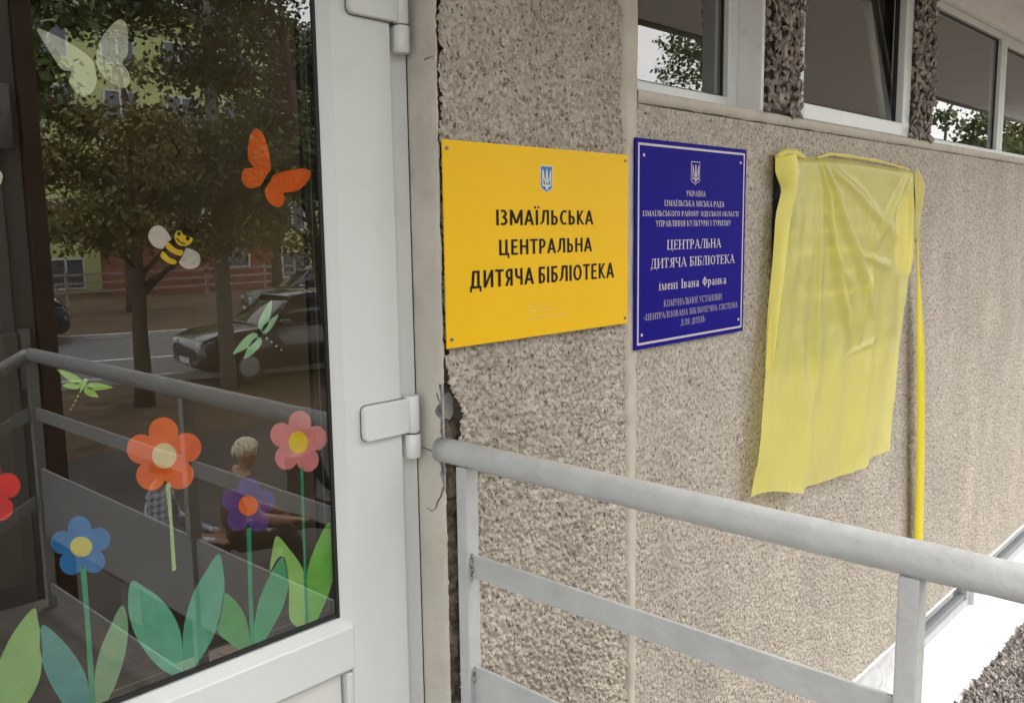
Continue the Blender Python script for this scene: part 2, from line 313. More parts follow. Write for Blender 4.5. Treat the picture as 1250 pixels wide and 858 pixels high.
# fine panel with true relief, cells growing with distance
xf = [1.843]
while xf[-1] < 8.2: xf.append(xf[-1]+.0036+.0016*(xf[-1]-1.84))
xf = np.array(xf); zf = np.arange(-.352, 1.722, .0042); X3, Z3 = np.meshgrid(xf, zf, indexing='ij')
Xr, Zr = X3*.87+Z3*.5, (Z3*.87-X3*.5)*.75
f1, h1, _ = worley(Xr, Zr, 125, 41); f2, h2, _ = worley(Xr, Zr, 210, 42); nv = vnoise(X3, Z3, 14, 43)
Y3 = -(.0068*np.clip(1-f1*1.2, 0, 1)**.7*(.25+.9*h1)+.004*np.clip(1-f2*1.2, 0, 1)*(.2+h2)+.003*nv-.0055)
npmesh('fine_panel', np.stack([X3, Y3, Z3], -1).reshape(-1, 3), grid_faces(len(xf), len(zf))[:, ::-1], FINE, lib)
# sill band under the windows
xs4 = np.arange(1.840, 9.5, .02); za = np.array([1.7205, 1.7225, 1.745, 1.752, 1.753]); V = []
for j, zz in enumerate(za):
    wv = (vnoise(xs4, xs4*0+.2+j*.01, 30, 50+j)-.5)*.006
    yy = np.array([.01, -.004, -.006, -.004, .10])[j]
    V.append(np.stack([xs4, np.full_like(xs4, yy)+wv*.3*(j < 4), zz+wv*(1 if j < 2 else .35)*(j < 4)], -1))
V = np.stack(V, 1)
npmesh('sill_band', V.reshape(-1, 3), grid_faces(len(xs4), 5)[:, ::-1], SILLM, lib, smooth=False)
# header beam, canopy and soffit, upper storey
hd = MB(); hd.box(1.85, 9.5, .0, .12, 2.335, 2.44); hd.build('window_header', WHITE, lib, bevel=.004)
cn = MB(); cn.box(-2.2, 12, -1.02, .0, 2.385, 2.6); cn.build('canopy_slab', WHITE, lib)
ce = MB(); ce.box(-2.2, 12, -1.06, -1.0205, 2.37, 2.62); ce.build('canopy_edge', mat('canopy_edge_paint', (.3, .28, .26), .8, .2, var=.1), lib)
uw = MB(); uw.box(-2.2, 12, .005, .3, 2.445, 8); uw.box(-2.2, .2, .002, .3, ZG, 2.444); uw.box(.2, 1.18, .09, .3, 2.25, 2.444); uw.build('upper_wall', FINE, lib)
bs = MB(); bs.box(1.19, 1.85, .03, .3, 0, 2.44); bs.box(1.85, 9.5, .03, .3, -.345, 1.71); bs.build('wall_core', CONC, lib)
# rooms behind the glass (closed boxes seen through the panes)
def room(name, x0, x1, y0, y1, z0, z1, m, mf):
    b = MB(); vs = [(x0,y0,z0),(x1,y0,z0),(x1,y1,z0),(x0,y1,z0),(x0,y0,z1),(x1,y0,z1),(x1,y1,z1),(x0,y1,z1)]
    b.add(vs, [(4,7,6,5),(1,5,6,2),(2,6,7,3),(3,7,4,0)], 0); b.add(vs, [(0,1,2,3)], 1); return b.build(name, [m, mf], lib)
room('vestibule', -.3, 1.2, .135, 2.6, .0, 2.3, DARK, DARKF)
room('reading_room', 1.9, 9.4, .131, 3.2, 1.0, 2.5, DARK, DARKF)

# stone-chip pillars: each chip a small faceted shard
def chips(name, m, parent, n_fn, seed, face=(0, 1), size=(.014, .026), flat_=.55, elong=1.35):
    g = random.Random(seed); b = MB()
    base = [(0, 0, 1), (1, 0, 0), (0, 1, 0), (-1, 0, 0), (0, -1, 0), (0, 0, -1)]
    fs = [(0, 1, 2), (0, 2, 3), (0, 3, 4), (0, 4, 1), (5, 2, 1), (5, 3, 2), (5, 4, 3), (5, 1, 4)]
    for P, nrm in n_fn(g):
        s = g.uniform(*size); rot = Matrix.Rotation(g.uniform(0, 6.28), 3, 'X') @ Matrix.Rotation(g.uniform(-.5, .5), 3, 'Y') @ Matrix.Rotation(g.uniform(0, 6.28), 3, 'Z')
        n = Vector(nrm); q = n.to_track_quat('Z', 'Y').to_matrix(); tilt = Matrix.Rotation(g.uniform(-.5, .5), 3, 'X') @ Matrix.Rotation(g.uniform(-.55, .55), 3, 'Y')
        el = g.uniform(1, elong); vs = []
        for v in base:
            j = Vector(v)*g.uniform(.65, 1.2)+Vector((g.uniform(-.35, .35), g.uniform(-.35, .35), g.uniform(-.2, .2)))
            j = Vector((j.x*s, j.y*s*el, j.z*s*flat_)); j = tilt @ (Matrix.Rotation(g.uniform(-.1, .1), 3, 'Z') @ j); vs.append(Vector(P)+q @ j)
        b.add(vs, fs)
    return b.build(name, m, parent)
def pillar_pts(x0, x1, z0, z1, yb):
    def fn(g):
        o = []
        z = z0
        while z < z1:
            x = x0
            while x < x1:
                o.append(((x+g.uniform(-.008, .008), yb-g.uniform(0, .012), z+g.uniform(-.01, .01)), (g.uniform(-.3, .3), -1, g.uniform(-.3, .3)))); x += .0225
            z += .0265
        for side in (x0, x1):
            z = z0
            while z < z1:
                for y in (yb+.015, yb+.04, yb+.06): o.append(((side, y+g.uniform(-.01, .01), z+g.uniform(-.01, .01)), (-1 if side == x0 else 1, -.3, 0)))
                z += .024
        return o
    return fn
for (a, b_, sd_) in ((2.492, 2.705, 3), (3.676, 3.90, 4)):
    p = MB().box(a, b_, .0, .12, 1.754, 2.40).build('stone_pillar', mat('pillar_core', (.045, .04, .036), .95), lib)
    chips('stone_chips', STONE, p, pillar_pts(a, b_, 1.765, 2.38, -.004), sd_, size=(.0115, .019), flat_=.75, elong=1.5)
rv = MB(); rv.box(2.466, 2.482, .0, .1, 1.754, 2.335); rv.build('window_reveal', WHITE, lib, bevel=.003)

# upper windows
def window(x0, x1, z0, z1, yf, fw=.045, right=None, bottom=None, tilt=0, pane_off=.022):
    r = fw if right is None else right; bt = fw if bottom is None else bottom; m = MB()
    m.box(x0, x0+fw, yf, yf+.05, z0, z1); m.box(x1-r, x1, yf, yf+.05, z0, z1)
    m.box(x0+fw, x1-r, yf, yf+.05, z0, z0+bt); m.box(x0+fw, x1-r, yf, yf+.05, z1-fw, z1)
    fr = m.build('window', PVC, lib, bevel=.004)
    ax0, ax1, az0, az1 = x0+fw, x1-r, z0+bt, z1-fw
    g = MB(); t = .006
    for q in ((ax0, ax0+t, az0, az1), (ax1-t, ax1, az0, az1), (ax0+t, ax1-t, az0, az0+t), (ax0+t, ax1-t, az1-t, az1)): g.box(q[0], q[1], yf+pane_off-.004, yf+pane_off+.012, q[2], q[3])
    g.build('gasket', GASKET, fr)
    y0 = yf+pane_off; y1 = y0+tilt; X0, X1, Za, Zb = ax0+.001, ax1-.001, az0+.001, az1-.001
    MB().add([(X0, y0, Za), (X1, y0, Za), (X1, y0+.004, Za), (X0, y0+.004, Za), (X0, y1, Zb), (X1, y1, Zb), (X1, y1+.004, Zb), (X0, y1+.004, Zb)], [(0, 3, 2, 1), (4, 5, 6, 7), (0, 1, 5, 4), (1, 2, 6, 5), (2, 3, 7, 6), (3, 0, 4, 7)]).build('pane', GLASS, fr)
    return fr
window(1.80, 2.4655, 1.7545, 2.334, .078, fw=.04, right=.052, bottom=.042)
w2 = window(2.70, 3.672, 1.7545, 2.334, .004, fw=.05, right=.075, bottom=.05, pane_off=.03, tilt=.05)
window(3.86, 4.98, 1.7545, 2.334, .03, fw=.03, right=.04, bottom=.022)
window(4.983, 6.2, 1.7545, 2.334, .03, fw=.05, bottom=.022)
window(6.203, 7.5, 1.7545, 2.334, .03, fw=.05, bottom=.022)
window(7.503, 9.3, 1.7545, 2.334, .03, fw=.05, bottom=.022)
pa_ = at(1056, -10, .10); pb_ = at(1086, 152, .06)
MB().tube([(pa_[0], .10, pa_[2]), (pb_[0], .085, pb_[2])], .016, 8).build('stay_bar', mat('stay_paint', (.4, .38, .34), .6), w2, smooth=True)

# basement lights and light-well ledge
for (x0, x1) in ((2.2, 3.42), (4.05, 5.0), (5.25, 7.6)):
    m = MB(); y0 = .052
    m.box(x0, x1, y0, y0+.06, -.6, -.565); m.box(x0, x0+.04, y0, y0+.06, -.565, -.353); m.box(x1-.04, x1, y0, y0+.06, -.565, -.353); m.box(x0+.04, x1-.04, y0, y0+.06, -.39, -.353)
    fr = m.build('basement_window', mat('basement_frame', (.40, .41, .41), .5, .3, var=.06, vscale=8), lib, bevel=.004)
    MB().box(x0+.04, x1-.04, y0+.012, y0+.05, -.565, -.535).build('sash_bar', mat('grey_sash', (.20, .21, .21), .5), fr)
    MB().box(x0+.041, x1-.041, y0+.03, y0+.034, -.534, -.391).build('pane', GLASS, fr)
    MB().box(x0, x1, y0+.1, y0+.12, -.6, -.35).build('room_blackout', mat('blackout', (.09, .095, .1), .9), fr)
PEEL = mat('peeling_white', (.52, .52, .52), .7, .2, var=.10, vscale=16, dirt=(.24, .235, .225), dscale=24, damt=.9, bump=.6, bscale=35)
for (x0, x1) in ((1.3, 2.199), (3.421, 4.049), (5.001, 5.249), (7.601, 9.5)): MB().box(x0, x1, .03, .2, -.6, -.3525).build('basement_pier', PEEL, lib)
MB().box(1.86, 9.5, -.006, .028, -.362, -.3525).build('basement_lintel', LEDGEW, lib)
wl = MB(); wl.box(1.3, 9.5, -.205, .14, -.72, -.601); wl.build('light_well_ledge', LEDGEW, lib, bevel=.006)
ll = MB(); ll.box(1.3, 9.5, -.226, -.2065, -.72, -.608); ll.build('ledge_lip', LEDGEW, lib, bevel=.004)
lw = MB(); lw.box(1.3, 9.5, -.26, .3, ZG, -.7205); lc = lw.build('plinth', mat('plinth_core', (.2, .18, .17), .9), lib)
def plinth_pts(g):
    o = []; z = -.60
    while z > -1.0:
        x = 3.3
        while x < 6.4:
            o.append(((x+g.uniform(-.007, .007), -.262-g.uniform(-.006, .016), z+g.uniform(-.008, .008)), (g.uniform(-.3, .3), -1, g.uniform(-.1, .5)))); x += .018
        z -= .018
    for x in np.arange(3.3, 6.4, .016):
        for y in (-.236, -.252): o.append(((x+g.uniform(-.006, .006), y+g.uniform(-.008, .008), -.604+g.uniform(-.012, .008)), (g.uniform(-.3, .3), -.5, 1)))
    return o
chips('plinth_chips', STONE2, lc, plinth_pts, 11, size=(.01, .019), flat_=.8, elong=1.5)
MB().box(3.2, 6.5, -.2615, -.2275, -1.1, -.62).build('plinth_backing', mat('plinth_backing', (.12, .11, .1), .9), lib)

# ================================================================== ENTRANCE DOOR
YL = .062; YG = .085
door = thing('entrance_door', 'white plastic entrance door with large dark glass pane covered in paper stickers', 'door', (.66, .08, 0))
LX1 = 1.129; GX1 = .9755; CH = .011
fm = MB(); fm.box(1.118, 1.1805, .078, .134, .0, 2.25); fm.box(.2, 1.118, .078, .134, 2.19, 2.25); fm.box(.2, .24, .078, .134, 0, 2.19); fm.build('door_frame', PVC, door, bevel=.002)
GZ0 = .648
lf = MB(); zi = 2.1
def stile(b, x0, x1, z0, z1): b.box(x0, x1, YL, .125, z0, z1)
lf = MB(); stile(lf, GX1+CH+.004, LX1, .02, 2.18); stile(lf, .22, .30, .02, 2.18); lf.box(.30, GX1+CH+.004, YL, .125, 2.08, 2.18); lf.box(.30, GX1+CH+.004, YL, .125, .02, .12)
lf.build('door_leaf', PVC, door, bevel=.003)
# sloped glazing bead round the pane
bd = MB(); xo, xi = GX1+CH+.0045, GX1; yo, yi = YL+.001, YG-.002
bd.add([(xo, yo, GZ0-.02), (xo, yo, 2.08), (xi, yi, 2.08), (xi, yi, GZ0-.02), (xi, .12, GZ0-.02), (xi, .12, 2.08)], [(0, 1, 2, 3), (3, 2, 5, 4)])
bd.build('glazing_bead', PVC, door)
# lock rail across the door with bevelled top and bottom
zr0, zr1 = at(436, 812, YL)[2], at(434, 763, YL)[2]
mr = MB(); poly = [(.125, zr1+.02), (YG-.003, zr1+.017), (YL-.002, zr1), (YL-.002, zr0), (YL+.012, zr0-.012), (.125, zr0-.012)]
n = len(poly); vs = [(.30, y, z) for y, z in poly]+[(xo, y, z) for y, z in poly]
mr.add(vs, [tuple(range(n)), tuple(range(2*n-1, n-1, -1))]+[(i, i+n, (i+1) % n+n, (i+1) % n) for i in range(n)]); mr.build('lock_rail', PVC, door, bevel=.002)
MB().box(.30, GX1-.006, YL+.018, .12, .121, zr0-.0125).build('bottom_panel', PVC2, door)
MB().box(GX1-.0055, GX1+.0005, YL+.03, .12, .121, zr0-.0125).build('panel_gasket', GASKET, door)
bb = MB(); bb.box(GX1+.001, xo, YL+.004, .12, .121, zr0-.0125); bb.build('panel_bead', PVC, door, bevel=.003)
gk = MB(); gk.box(GX1-.007, GX1-.0002, YG-.003, .12, zr1+.018, 2.08); gk.box(.30, GX1-.0072, YG-.003, .12, zr1+.0205, zr1+.027); gk.build('pane_gasket', GASKET, door)
PZ0 = zr1+.0275
MB().box(.301, GX1-.0075, YG, YG+.004, PZ0, 2.079).build('pane', DGLASS, door)
spc = MB(); spc.box(GX1-.029, GX1-.008, YG+.010, YG+.022, PZ0, 2.079); spc.box(.301, GX1-.0292, YG+.010, YG+.022, PZ0, PZ0+.020); spc.build('spacer_bar', SPACER, door)
sp2 = MB(); sp2.box(GX1-.0175, GX1-.016, YG+.008, YG+.0095, PZ0+.008, 2.079); sp2.box(.301, GX1-.0175, YG+.008, YG+.0095, PZ0+.0085, PZ0+.010); sp2.build('spacer_seam', mat('seam_grey', (.16, .16, .15), .5), door)
# hinges
def hinge(zt):
    h = .127; x0, x1 = at(445, 525, YL-.012)[0], at(500, 525, YL-.012)[0]
    def rr(a, b_, c, d, r):
        o = []
        for (cx, cz, a0) in ((a+r, c+r, 180), (b_-.003, c+.003, 270), (b_-.003, d-.003, 0), (a+r, d-r, 90)):
            q = r if cx == a+r else .003
            o += [(cx+q*math.cos(math.radians(a0+k*15)), cz+q*math.sin(math.radians(a0+k*15))) for k in range(7)]
        return o
    m = MB(); m.prism(rr(x0, x1, zt-.069, zt, .012), YL-.014, YL-.0005); hp = m.build('hinge', PVC, door)
    b = hp.modifiers.new('bevel', 'BEVEL'); b.width = .0028; b.segments = 3; b.limit_method = 'ANGLE'; b.angle_limit = math.radians(50)
    MB().prism(rr(x0-.0014, x1-.003, zt-.0704, zt+.0014, .013), YL-.0022, YL-.0008).build('hinge_painted_shadow', mat('hinge_shadow_paint', (.12, .12, .115), .7), hp)  # dark rim behind the hinge plate, its contact shadow painted as colour
    cx_ = x1+.014; cy_ = YL-.004
    def pin(name, z0, z1, r):
        k = MB(); k.tube([(cx_, cy_, z0), (cx_, cy_, z0+.004), (cx_, cy_, z1-.002), (cx_, cy_, z1)], [r*.82, r, r, r*.93], 24); o = k.build(name, PVC, hp, smooth=True)
        e = o.modifiers.new('split', 'EDGE_SPLIT'); e.split_angle = math.radians(50)
    pin('hinge_barrel', zt-.0715, zt+.004, .0155); pin('hinge_barrel', zt-h+.004, zt-.0735, .0165)
    MB().tube([(cx_, cy_, zt-.0737), (cx_, cy_, zt-.0713)], .0148, 20).build('hinge_washer', GASKET, hp)
    MB().box(cx_-.012, cx_+.016, YL+.004, .0775, zt-h+.004, zt-.0735).build('frame_block', PVC, hp, bevel=.003)
HZ = at(445, 497, YL-.012)[2]
hinge(HZ); hinge(at(425, 15, YL-.012)[2]+.069)

# ================================================================== RAILING
rl = thing('porch_railing', 'grey painted metal railing with round handrail beside the porch', 'railing', (1.186, 0, 0))
XR = 1.186
def lumpy(p0, p1, r, n=50, sd_=1):
    b = MB(); P0, P1 = Vector(p0), Vector(p1); b.tube([P0.lerp(P1, i/n) for i in range(n+1)], [r*(1+.015*math.sin(i*1.7+sd_)+random.uniform(-.012, .012)) for i in range(n+1)], 28); return b
lumpy((XR, .012, .984), (XR, -2.1, .984), .0248).build('handrail', RAILP, rl, smooth=True)
lumpy((XR-.01, -2.1, .984), (-.6, -2.1, .984-.86), .0248).build('handrail', RAILP, rl, smooth=True)
for y in (-.062, -.91, -2.1):
    MB().box(XR-.017, XR+.017, y-.014, y+.014, 0, .962).build('post', RAILP, rl, bevel=.003)
def flatbar(z0, z1, y0, y1, th=.004): return MB().box(XR-th, XR+th, y0, y1, z0, z1).build('flat_bar', RAILP, rl, bevel=.0015)
for (ya, yb) in ((-.0765, -.8955), (-.9245, -2.0855)):
    flatbar(.738, .785, ya, yb); flatbar(.29, .553, ya, yb); flatbar(.06, .10, ya, yb)
for z in (.76, .42):
    MB().add([(1.16, -2.096, z+.024), (-.6, -2.096, z-.80), (-.6, -2.096, z-.848), (1.16, -2.096, z-.024), (1.16, -2.104, z+.024), (-.6, -2.104, z-.80), (-.6, -2.104, z-.848), (1.16, -2.104, z-.024)],
             [(0, 1, 2, 3), (7, 6, 5, 4), (0, 4, 5, 1), (3, 2, 6, 7)]).build('sloping_bar', RAILP, rl)
# rusty weld beads where bars meet the posts
g = random.Random(5); WLD = mat('weld', (.3, .28, .25), .8, var=.4, vscale=60)
for (y, z) in ((-.078, .745), (-.078, .775), (-.079, .535), (-.062, .958), (-.894, .758), (-.91, .957)):
    wb = MB(); wb.tube([(XR-.007+g.uniform(-.003, .003), y+g.uniform(-.002, .002), z-.014+.0045*k) for k in range(7)], [g.uniform(.0018, .0036) for k in range(7)], 7); wb.build('weld_bead', WLD, rl, smooth=True)

# ================================================================== LETTERING
def text_mesh(name, txt, x0, x1, z0, z1, y, m, parent, th=.0006):
    cu = bpy.data.curves.new('t', 'FONT'); cu.body = txt; cu.size = 1; cu.extrude = .0; cu.resolution_u = 4; cu.offset = 0.0
    o = bpy.data.objects.new('t', cu); COL.objects.link(o); bpy.context.view_layer.update()
    me = bpy.data.meshes.new_from_object(o.evaluated_get(bpy.context.evaluated_depsgraph_get())); bpy.data.objects.remove(o)
    v = np.array([q.co[:] for q in me.vertices]); cap = .727 if True else 1
    lo, hi = v.min(0), v.max(0); sx = (x1-x0)/(hi[0]-lo[0]); sz = (z1-z0)/cap
    for q, p in zip(me.vertices, v): q.co = (x0+(p[0]-lo[0])*sx, y, z0+p[1]*sz)
    me.materials.clear(); me.materials.append(m); me.update()
    o = bpy.data.objects.new(name, me); COL.objects.link(o); o.parent = parent; o.matrix_parent_inverse = parent.matrix_world.inverted()
    sol = o.modifiers.new('thick', 'SOLIDIFY'); sol.thickness = th; sol.offset = 0
    return o
# a drawn serif alphabet (thick stems, thin bars, slab serifs); units: cap height 1
TH, TN, SF = .15, .06, .055
def V_(x, y0=0., y1=1., t=TH, s=3):
    r = [('r', x-t/2, y0, x+t/2, y1)]
    if s & 1: r.append(('r', x-t/2-.075, y0, x+t/2+.075, y0+SF))
    if s & 2: r.append(('r', x-t/2-.075, y1-SF, x+t/2+.075, y1))
    return r
def Hh(x0, x1, y, t=TN): return [('r', x0, y-t/2, x1, y+t/2)]
def Dg(x0, y0, x1, y1, t): return [('d', x0, y0, x1, y1, t)]
def Ar(cx, cy, rx, ry, a0, a1, t=TH, t2=TN): return [('a', cx, cy, rx, ry, a0, a1, t, t2)]
def Sv(x, y, h=.2): return [('r', x-TN/2, y, x+TN/2, y+h)]
def Dot(x, y): return [('a', x, y, .045, .045, 0, 360, .085, .085)]
G = {
 'А': (.86, Dg(.43, 1, .1, 0, TN)+Dg(.4, 1, .76, 0, TH)+Hh(.2, .64, .34)+[('r', 0, 0, .24, SF), ('r', .58, 0, .9, SF)]),
 'Б': (.72, V_(.17)+Hh(.1, .62, .97)+Sv(.62, .78)+Hh(.2, .42, .56)+Hh(.2, .42, .03)+Ar(.4, .295, .25, .295, -90, 90)),
 'В': (.74, V_(.17)+Hh(.2, .4, .97)+Hh(.2, .42, .53)+Hh(.2, .42, .03)+Ar(.38, .75, .22, .25, -90, 90)+Ar(.4, .28, .27, .28, -90, 90)),
 'Г': (.66, V_(.17)+Hh(.1, .6, .97)+Sv(.6, .74)),
 'Д': (.84, V_(.62, 0, 1, TH, 2)+Dg(.3, 1, .14, .05, TN)+Hh(.22, .62, .97)+Hh(.04, .8, .04)+Sv(.05, -.2, .22)+Sv(.79, -.2, .22)),
 'Е': (.7, V_(.17)+Hh(.1, .62, .97)+Hh(.2, .48, .53)+Hh(.1, .66, .03)+Sv(.62, .78)+Sv(.66, .02)+Sv(.48, .44, .18)),
 'З': (.62, Ar(.28, .76, .22, .24, -90, 150)+Ar(.28, .27, .26, .27, -150, 90)),
 'И': (.92, V_(.17)+V_(.75)+Dg(.2, .1, .72, .9, TN)),
 'І': (.4, V_(.2)), 'Ї': (.44, V_(.22)+Dot(.1, 1.16)+Dot(.34, 1.16)),
 'К': (.84, V_(.17)+Dg(.24, .5, .66, .97, TN)+Dg(.34, .58, .74, 0, TH)+[('r', .54, .945, .8, 1), ('r', .62, 0, .88, SF)]),
 'Л': (.84, V_(.66)+Dg(.34, 1, .14, .03, TN)+Hh(.26, .66, .97)+[('r', 0, 0, .22, SF)]),
 'М': (1.06, V_(.17, 0, 1, TN)+V_(.88)+Dg(.17, 1, .5, .04, TH)+Dg(.86, 1, .5, .04, TN)),
 'Н': (.9, V_(.17)+V_(.73)+Hh(.2, .7, .52)),
 'О': (.86, Ar(.43, .5, .38, .5, 0, 360)),
 'П': (.9, V_(.17)+V_(.73)+Hh(.1, .8, .97)),
 'Р': (.68, V_(.17)+Hh(.2, .4, .97)+Hh(.2, .4, .45)+Ar(.36, .71, .26, .26, -90, 90)),
 'С': (.8, Ar(.44, .5, .38, .5, 48, 312)+Sv(.7, .7, .28)),
 'Т': (.74, V_(.37, 0, 1, TH, 1)+Hh(.03, .71, .97)+Sv(.05, .74)+Sv(.69, .74)),
 'У': (.8, Dg(.12, 1, .44, .36, TH)+Dg(.7, 1, .36, .1, TN)+Ar(.26, .1, .12, .1, 180, 360, TN, TN)+[('r', 0, .945, .28, 1), ('r', .56, .945, .84, 1)]),
 'Ц': (.92, V_(.17)+V_(.7)+Hh(.1, .86, .03)+Sv(.86, -.2, .24)),
 'Ч': (.84, V_(.68)+V_(.17, .62, 1, TH, 2)+Ar(.42, .64, .27, .22, 180, 270, TH, TN)+Hh(.4, .66, .45)),
 'Ь': (.7, V_(.17)+Hh(.2, .4, .54)+Hh(.2, .4, .03)+Ar(.37, .285, .25, .285, -90, 90)),
 'Я': (.8, V_(.63)+Hh(.4, .6, .97)+Hh(.4, .6, .45)+Ar(.42, .71, .26, .26, 90, 270)+Dg(.42, .46, .16, 0, TH*.8)+[('r', 0, 0, .24, SF)]),
 'Ф': (.96, V_(.48)+Ar(.48, .5, .4, .34, 0, 360)),
 'і': (.36, V_(.18, 0, .66, TH*.9)+Dot(.18, .86)),
 'м': (.84, V_(.14, 0, .66, TN)+V_(.68, 0, .66, TH*.9)+Dg(.14, .66, .4, .03, TH*.8)+Dg(.66, .66, .4, .03, TN)),
 'е': (.58, Ar(.3, .33, .24, .33, 20, 330)+Hh(.1, .52, .4)),
 'н': (.7, V_(.14, 0, .66, TH*.9)+V_(.54, 0, .66, TH*.9)+Hh(.2, .5, .34)),
 'в': (.6, V_(.15, 0, .66, TH*.9)+Hh(.2, .34, .63)+Hh(.2, .36, .36)+Hh(.2, .36, .03)+Ar(.32, .5, .16, .16, -90, 90, TH*.8)+Ar(.34, .18, .2, .18, -90, 90, TH*.8)),
 'а': (.6, V_(.42, 0, .5, TH*.9, 1)+Ar(.28, .48, .19, .18, 0, 170, TH*.8)+Ar(.27, .19, .2, .19, 30, 330, TH*.8)),
 'р': (.66, V_(.15, -.24, .66, TH*.9)+Ar(.36, .33, .24, .33, -150, 150)),
 'к': (.64, V_(.14, 0, .66, TH*.9)+Dg(.2, .33, .48, .64, TN)+Dg(.26, .38, .56, 0, TH*.85)),
 '«': (.5, Dg(.22, .6, .06, .36, TN)+Dg(.06, .36, .22, .12, TN)+Dg(.42, .6, .26, .36, TN)+Dg(.26, .36, .42, .12, TN)),
 '»': (.5, Dg(.08, .6, .24, .36, TN)+Dg(.24, .36, .08, .12, TN)+Dg(.28, .6, .44, .36, TN)+Dg(.44, .36, .28, .12, TN)),
 ' ': (.38, [])}
G['Й'] = (G['И'][0], G['И'][1]+Ar(.46, 1.22, .15, .12, 190, 350, TN*1.3, TN*1.3))
def serif_text(name, txt, x0, x1, z0, cap, y, m, parent, G=G, gap=.04):
    b = MB(); adv = 0; wid = sum(G[c][0]+gap for c in txt)-gap; sx = (x1-x0)/wid; k = 0
    def P(x, yy): return (x0+(adv+x)*sx, z0+yy*cap)
    for c in txt:
        for s in G[c][1]:
            k += 1; yy = y-(k % 14)*.00004
            if s[0] == 'r': q = [P(s[1], s[2]), P(s[3], s[2]), P(s[3], s[4]), P(s[1], s[4])]
            elif s[0] == 'd':
                t = s[5]/2; q = [P(s[1]-t, s[2]), P(s[1]+t, s[2]), P(s[3]+t, s[4]), P(s[3]-t, s[4])]
                if s[2] > s[4]: q = q[::-1]
            if s[0] in 'rd': b.add([(p[0], yy, p[1]) for p in q], [(0, 1, 2, 3)])
            else:
                _, cx, cy, rx, ry, a0, a1, t, t2 = s; n = 14; vs = []
                for i in range(n+1):
                    a = math.radians(a0+(a1-a0)*i/n); w_ = t2+(t-t2)*abs(math.cos(a))
                    po = P(cx+rx*math.cos(a), cy+ry*math.sin(a)); pi_ = P(cx+max(0, rx-w_)*math.cos(a), cy+max(0, ry-w_)*math.sin(a)); vs += [(po[0], yy, po[1]), (pi_[0], yy, pi_[1])]
                b.add(vs, [(2*i, 2*i+2, 2*i+3, 2*i+1) for i in range(n)])
        adv += G[c][0]+gap
    return b.build(name, m, parent)
def emblem(cx, cz, h, y, parent, field, line, edge, sx=1.0):
    w_ = h*.33*sx; b = MB()
    sh = [(-1, .5), (1, .5), (1, -.30), (.75, -.38), (.3, -.43), (0, -.5), (-.3, -.43), (-.75, -.38), (-1, -.30)]
    b.prism([(cx+x*w_*1.1, cz+z*h*1.06) for x, z in sh], y-.0006, y, 1); b.prism([(cx+x*w_, cz+z*h) for x, z in sh], y-.0009, y-.0002, 0)
    def ln(pts, t):
        for i, (a, c) in enumerate(zip(pts[:-1], pts[1:])):
            A = Vector((cx+a[0]*w_, cz+a[1]*h)); C = Vector((cx+c[0]*w_, cz+c[1]*h)); d = (C-A).normalized(); nn = Vector((-d.y, d.x))*t*h/2
            b.prism([tuple(A-nn), tuple(C-nn), tuple(C+nn), tuple(A+nn)], y-.0014-i*.00003, y-.001, 2)
    t = .05
    ln([(0, .40), (.12, .2), (.10, -.05), (.32, -.2), (.22, -.27), (0, -.42)], t); ln([(0, .40), (-.12, .2), (-.10, -.05), (-.32, -.2), (-.22, -.27), (0, -.42)], t)
    for s in (-1, 1): ln([(s*.72, .36), (s*.72, -.26), (s*.30, -.26), (s*.28, -.06), (s*.5, .02), (s*.62, .2), (s*.72, .36)], t)
    ln([(-.3, -.12), (.3, -.12)], t*.8); ln([(0, -.12), (0, -.36)], t*.9)
    return b.build('coat_of_arms', [field, edge, line], parent)

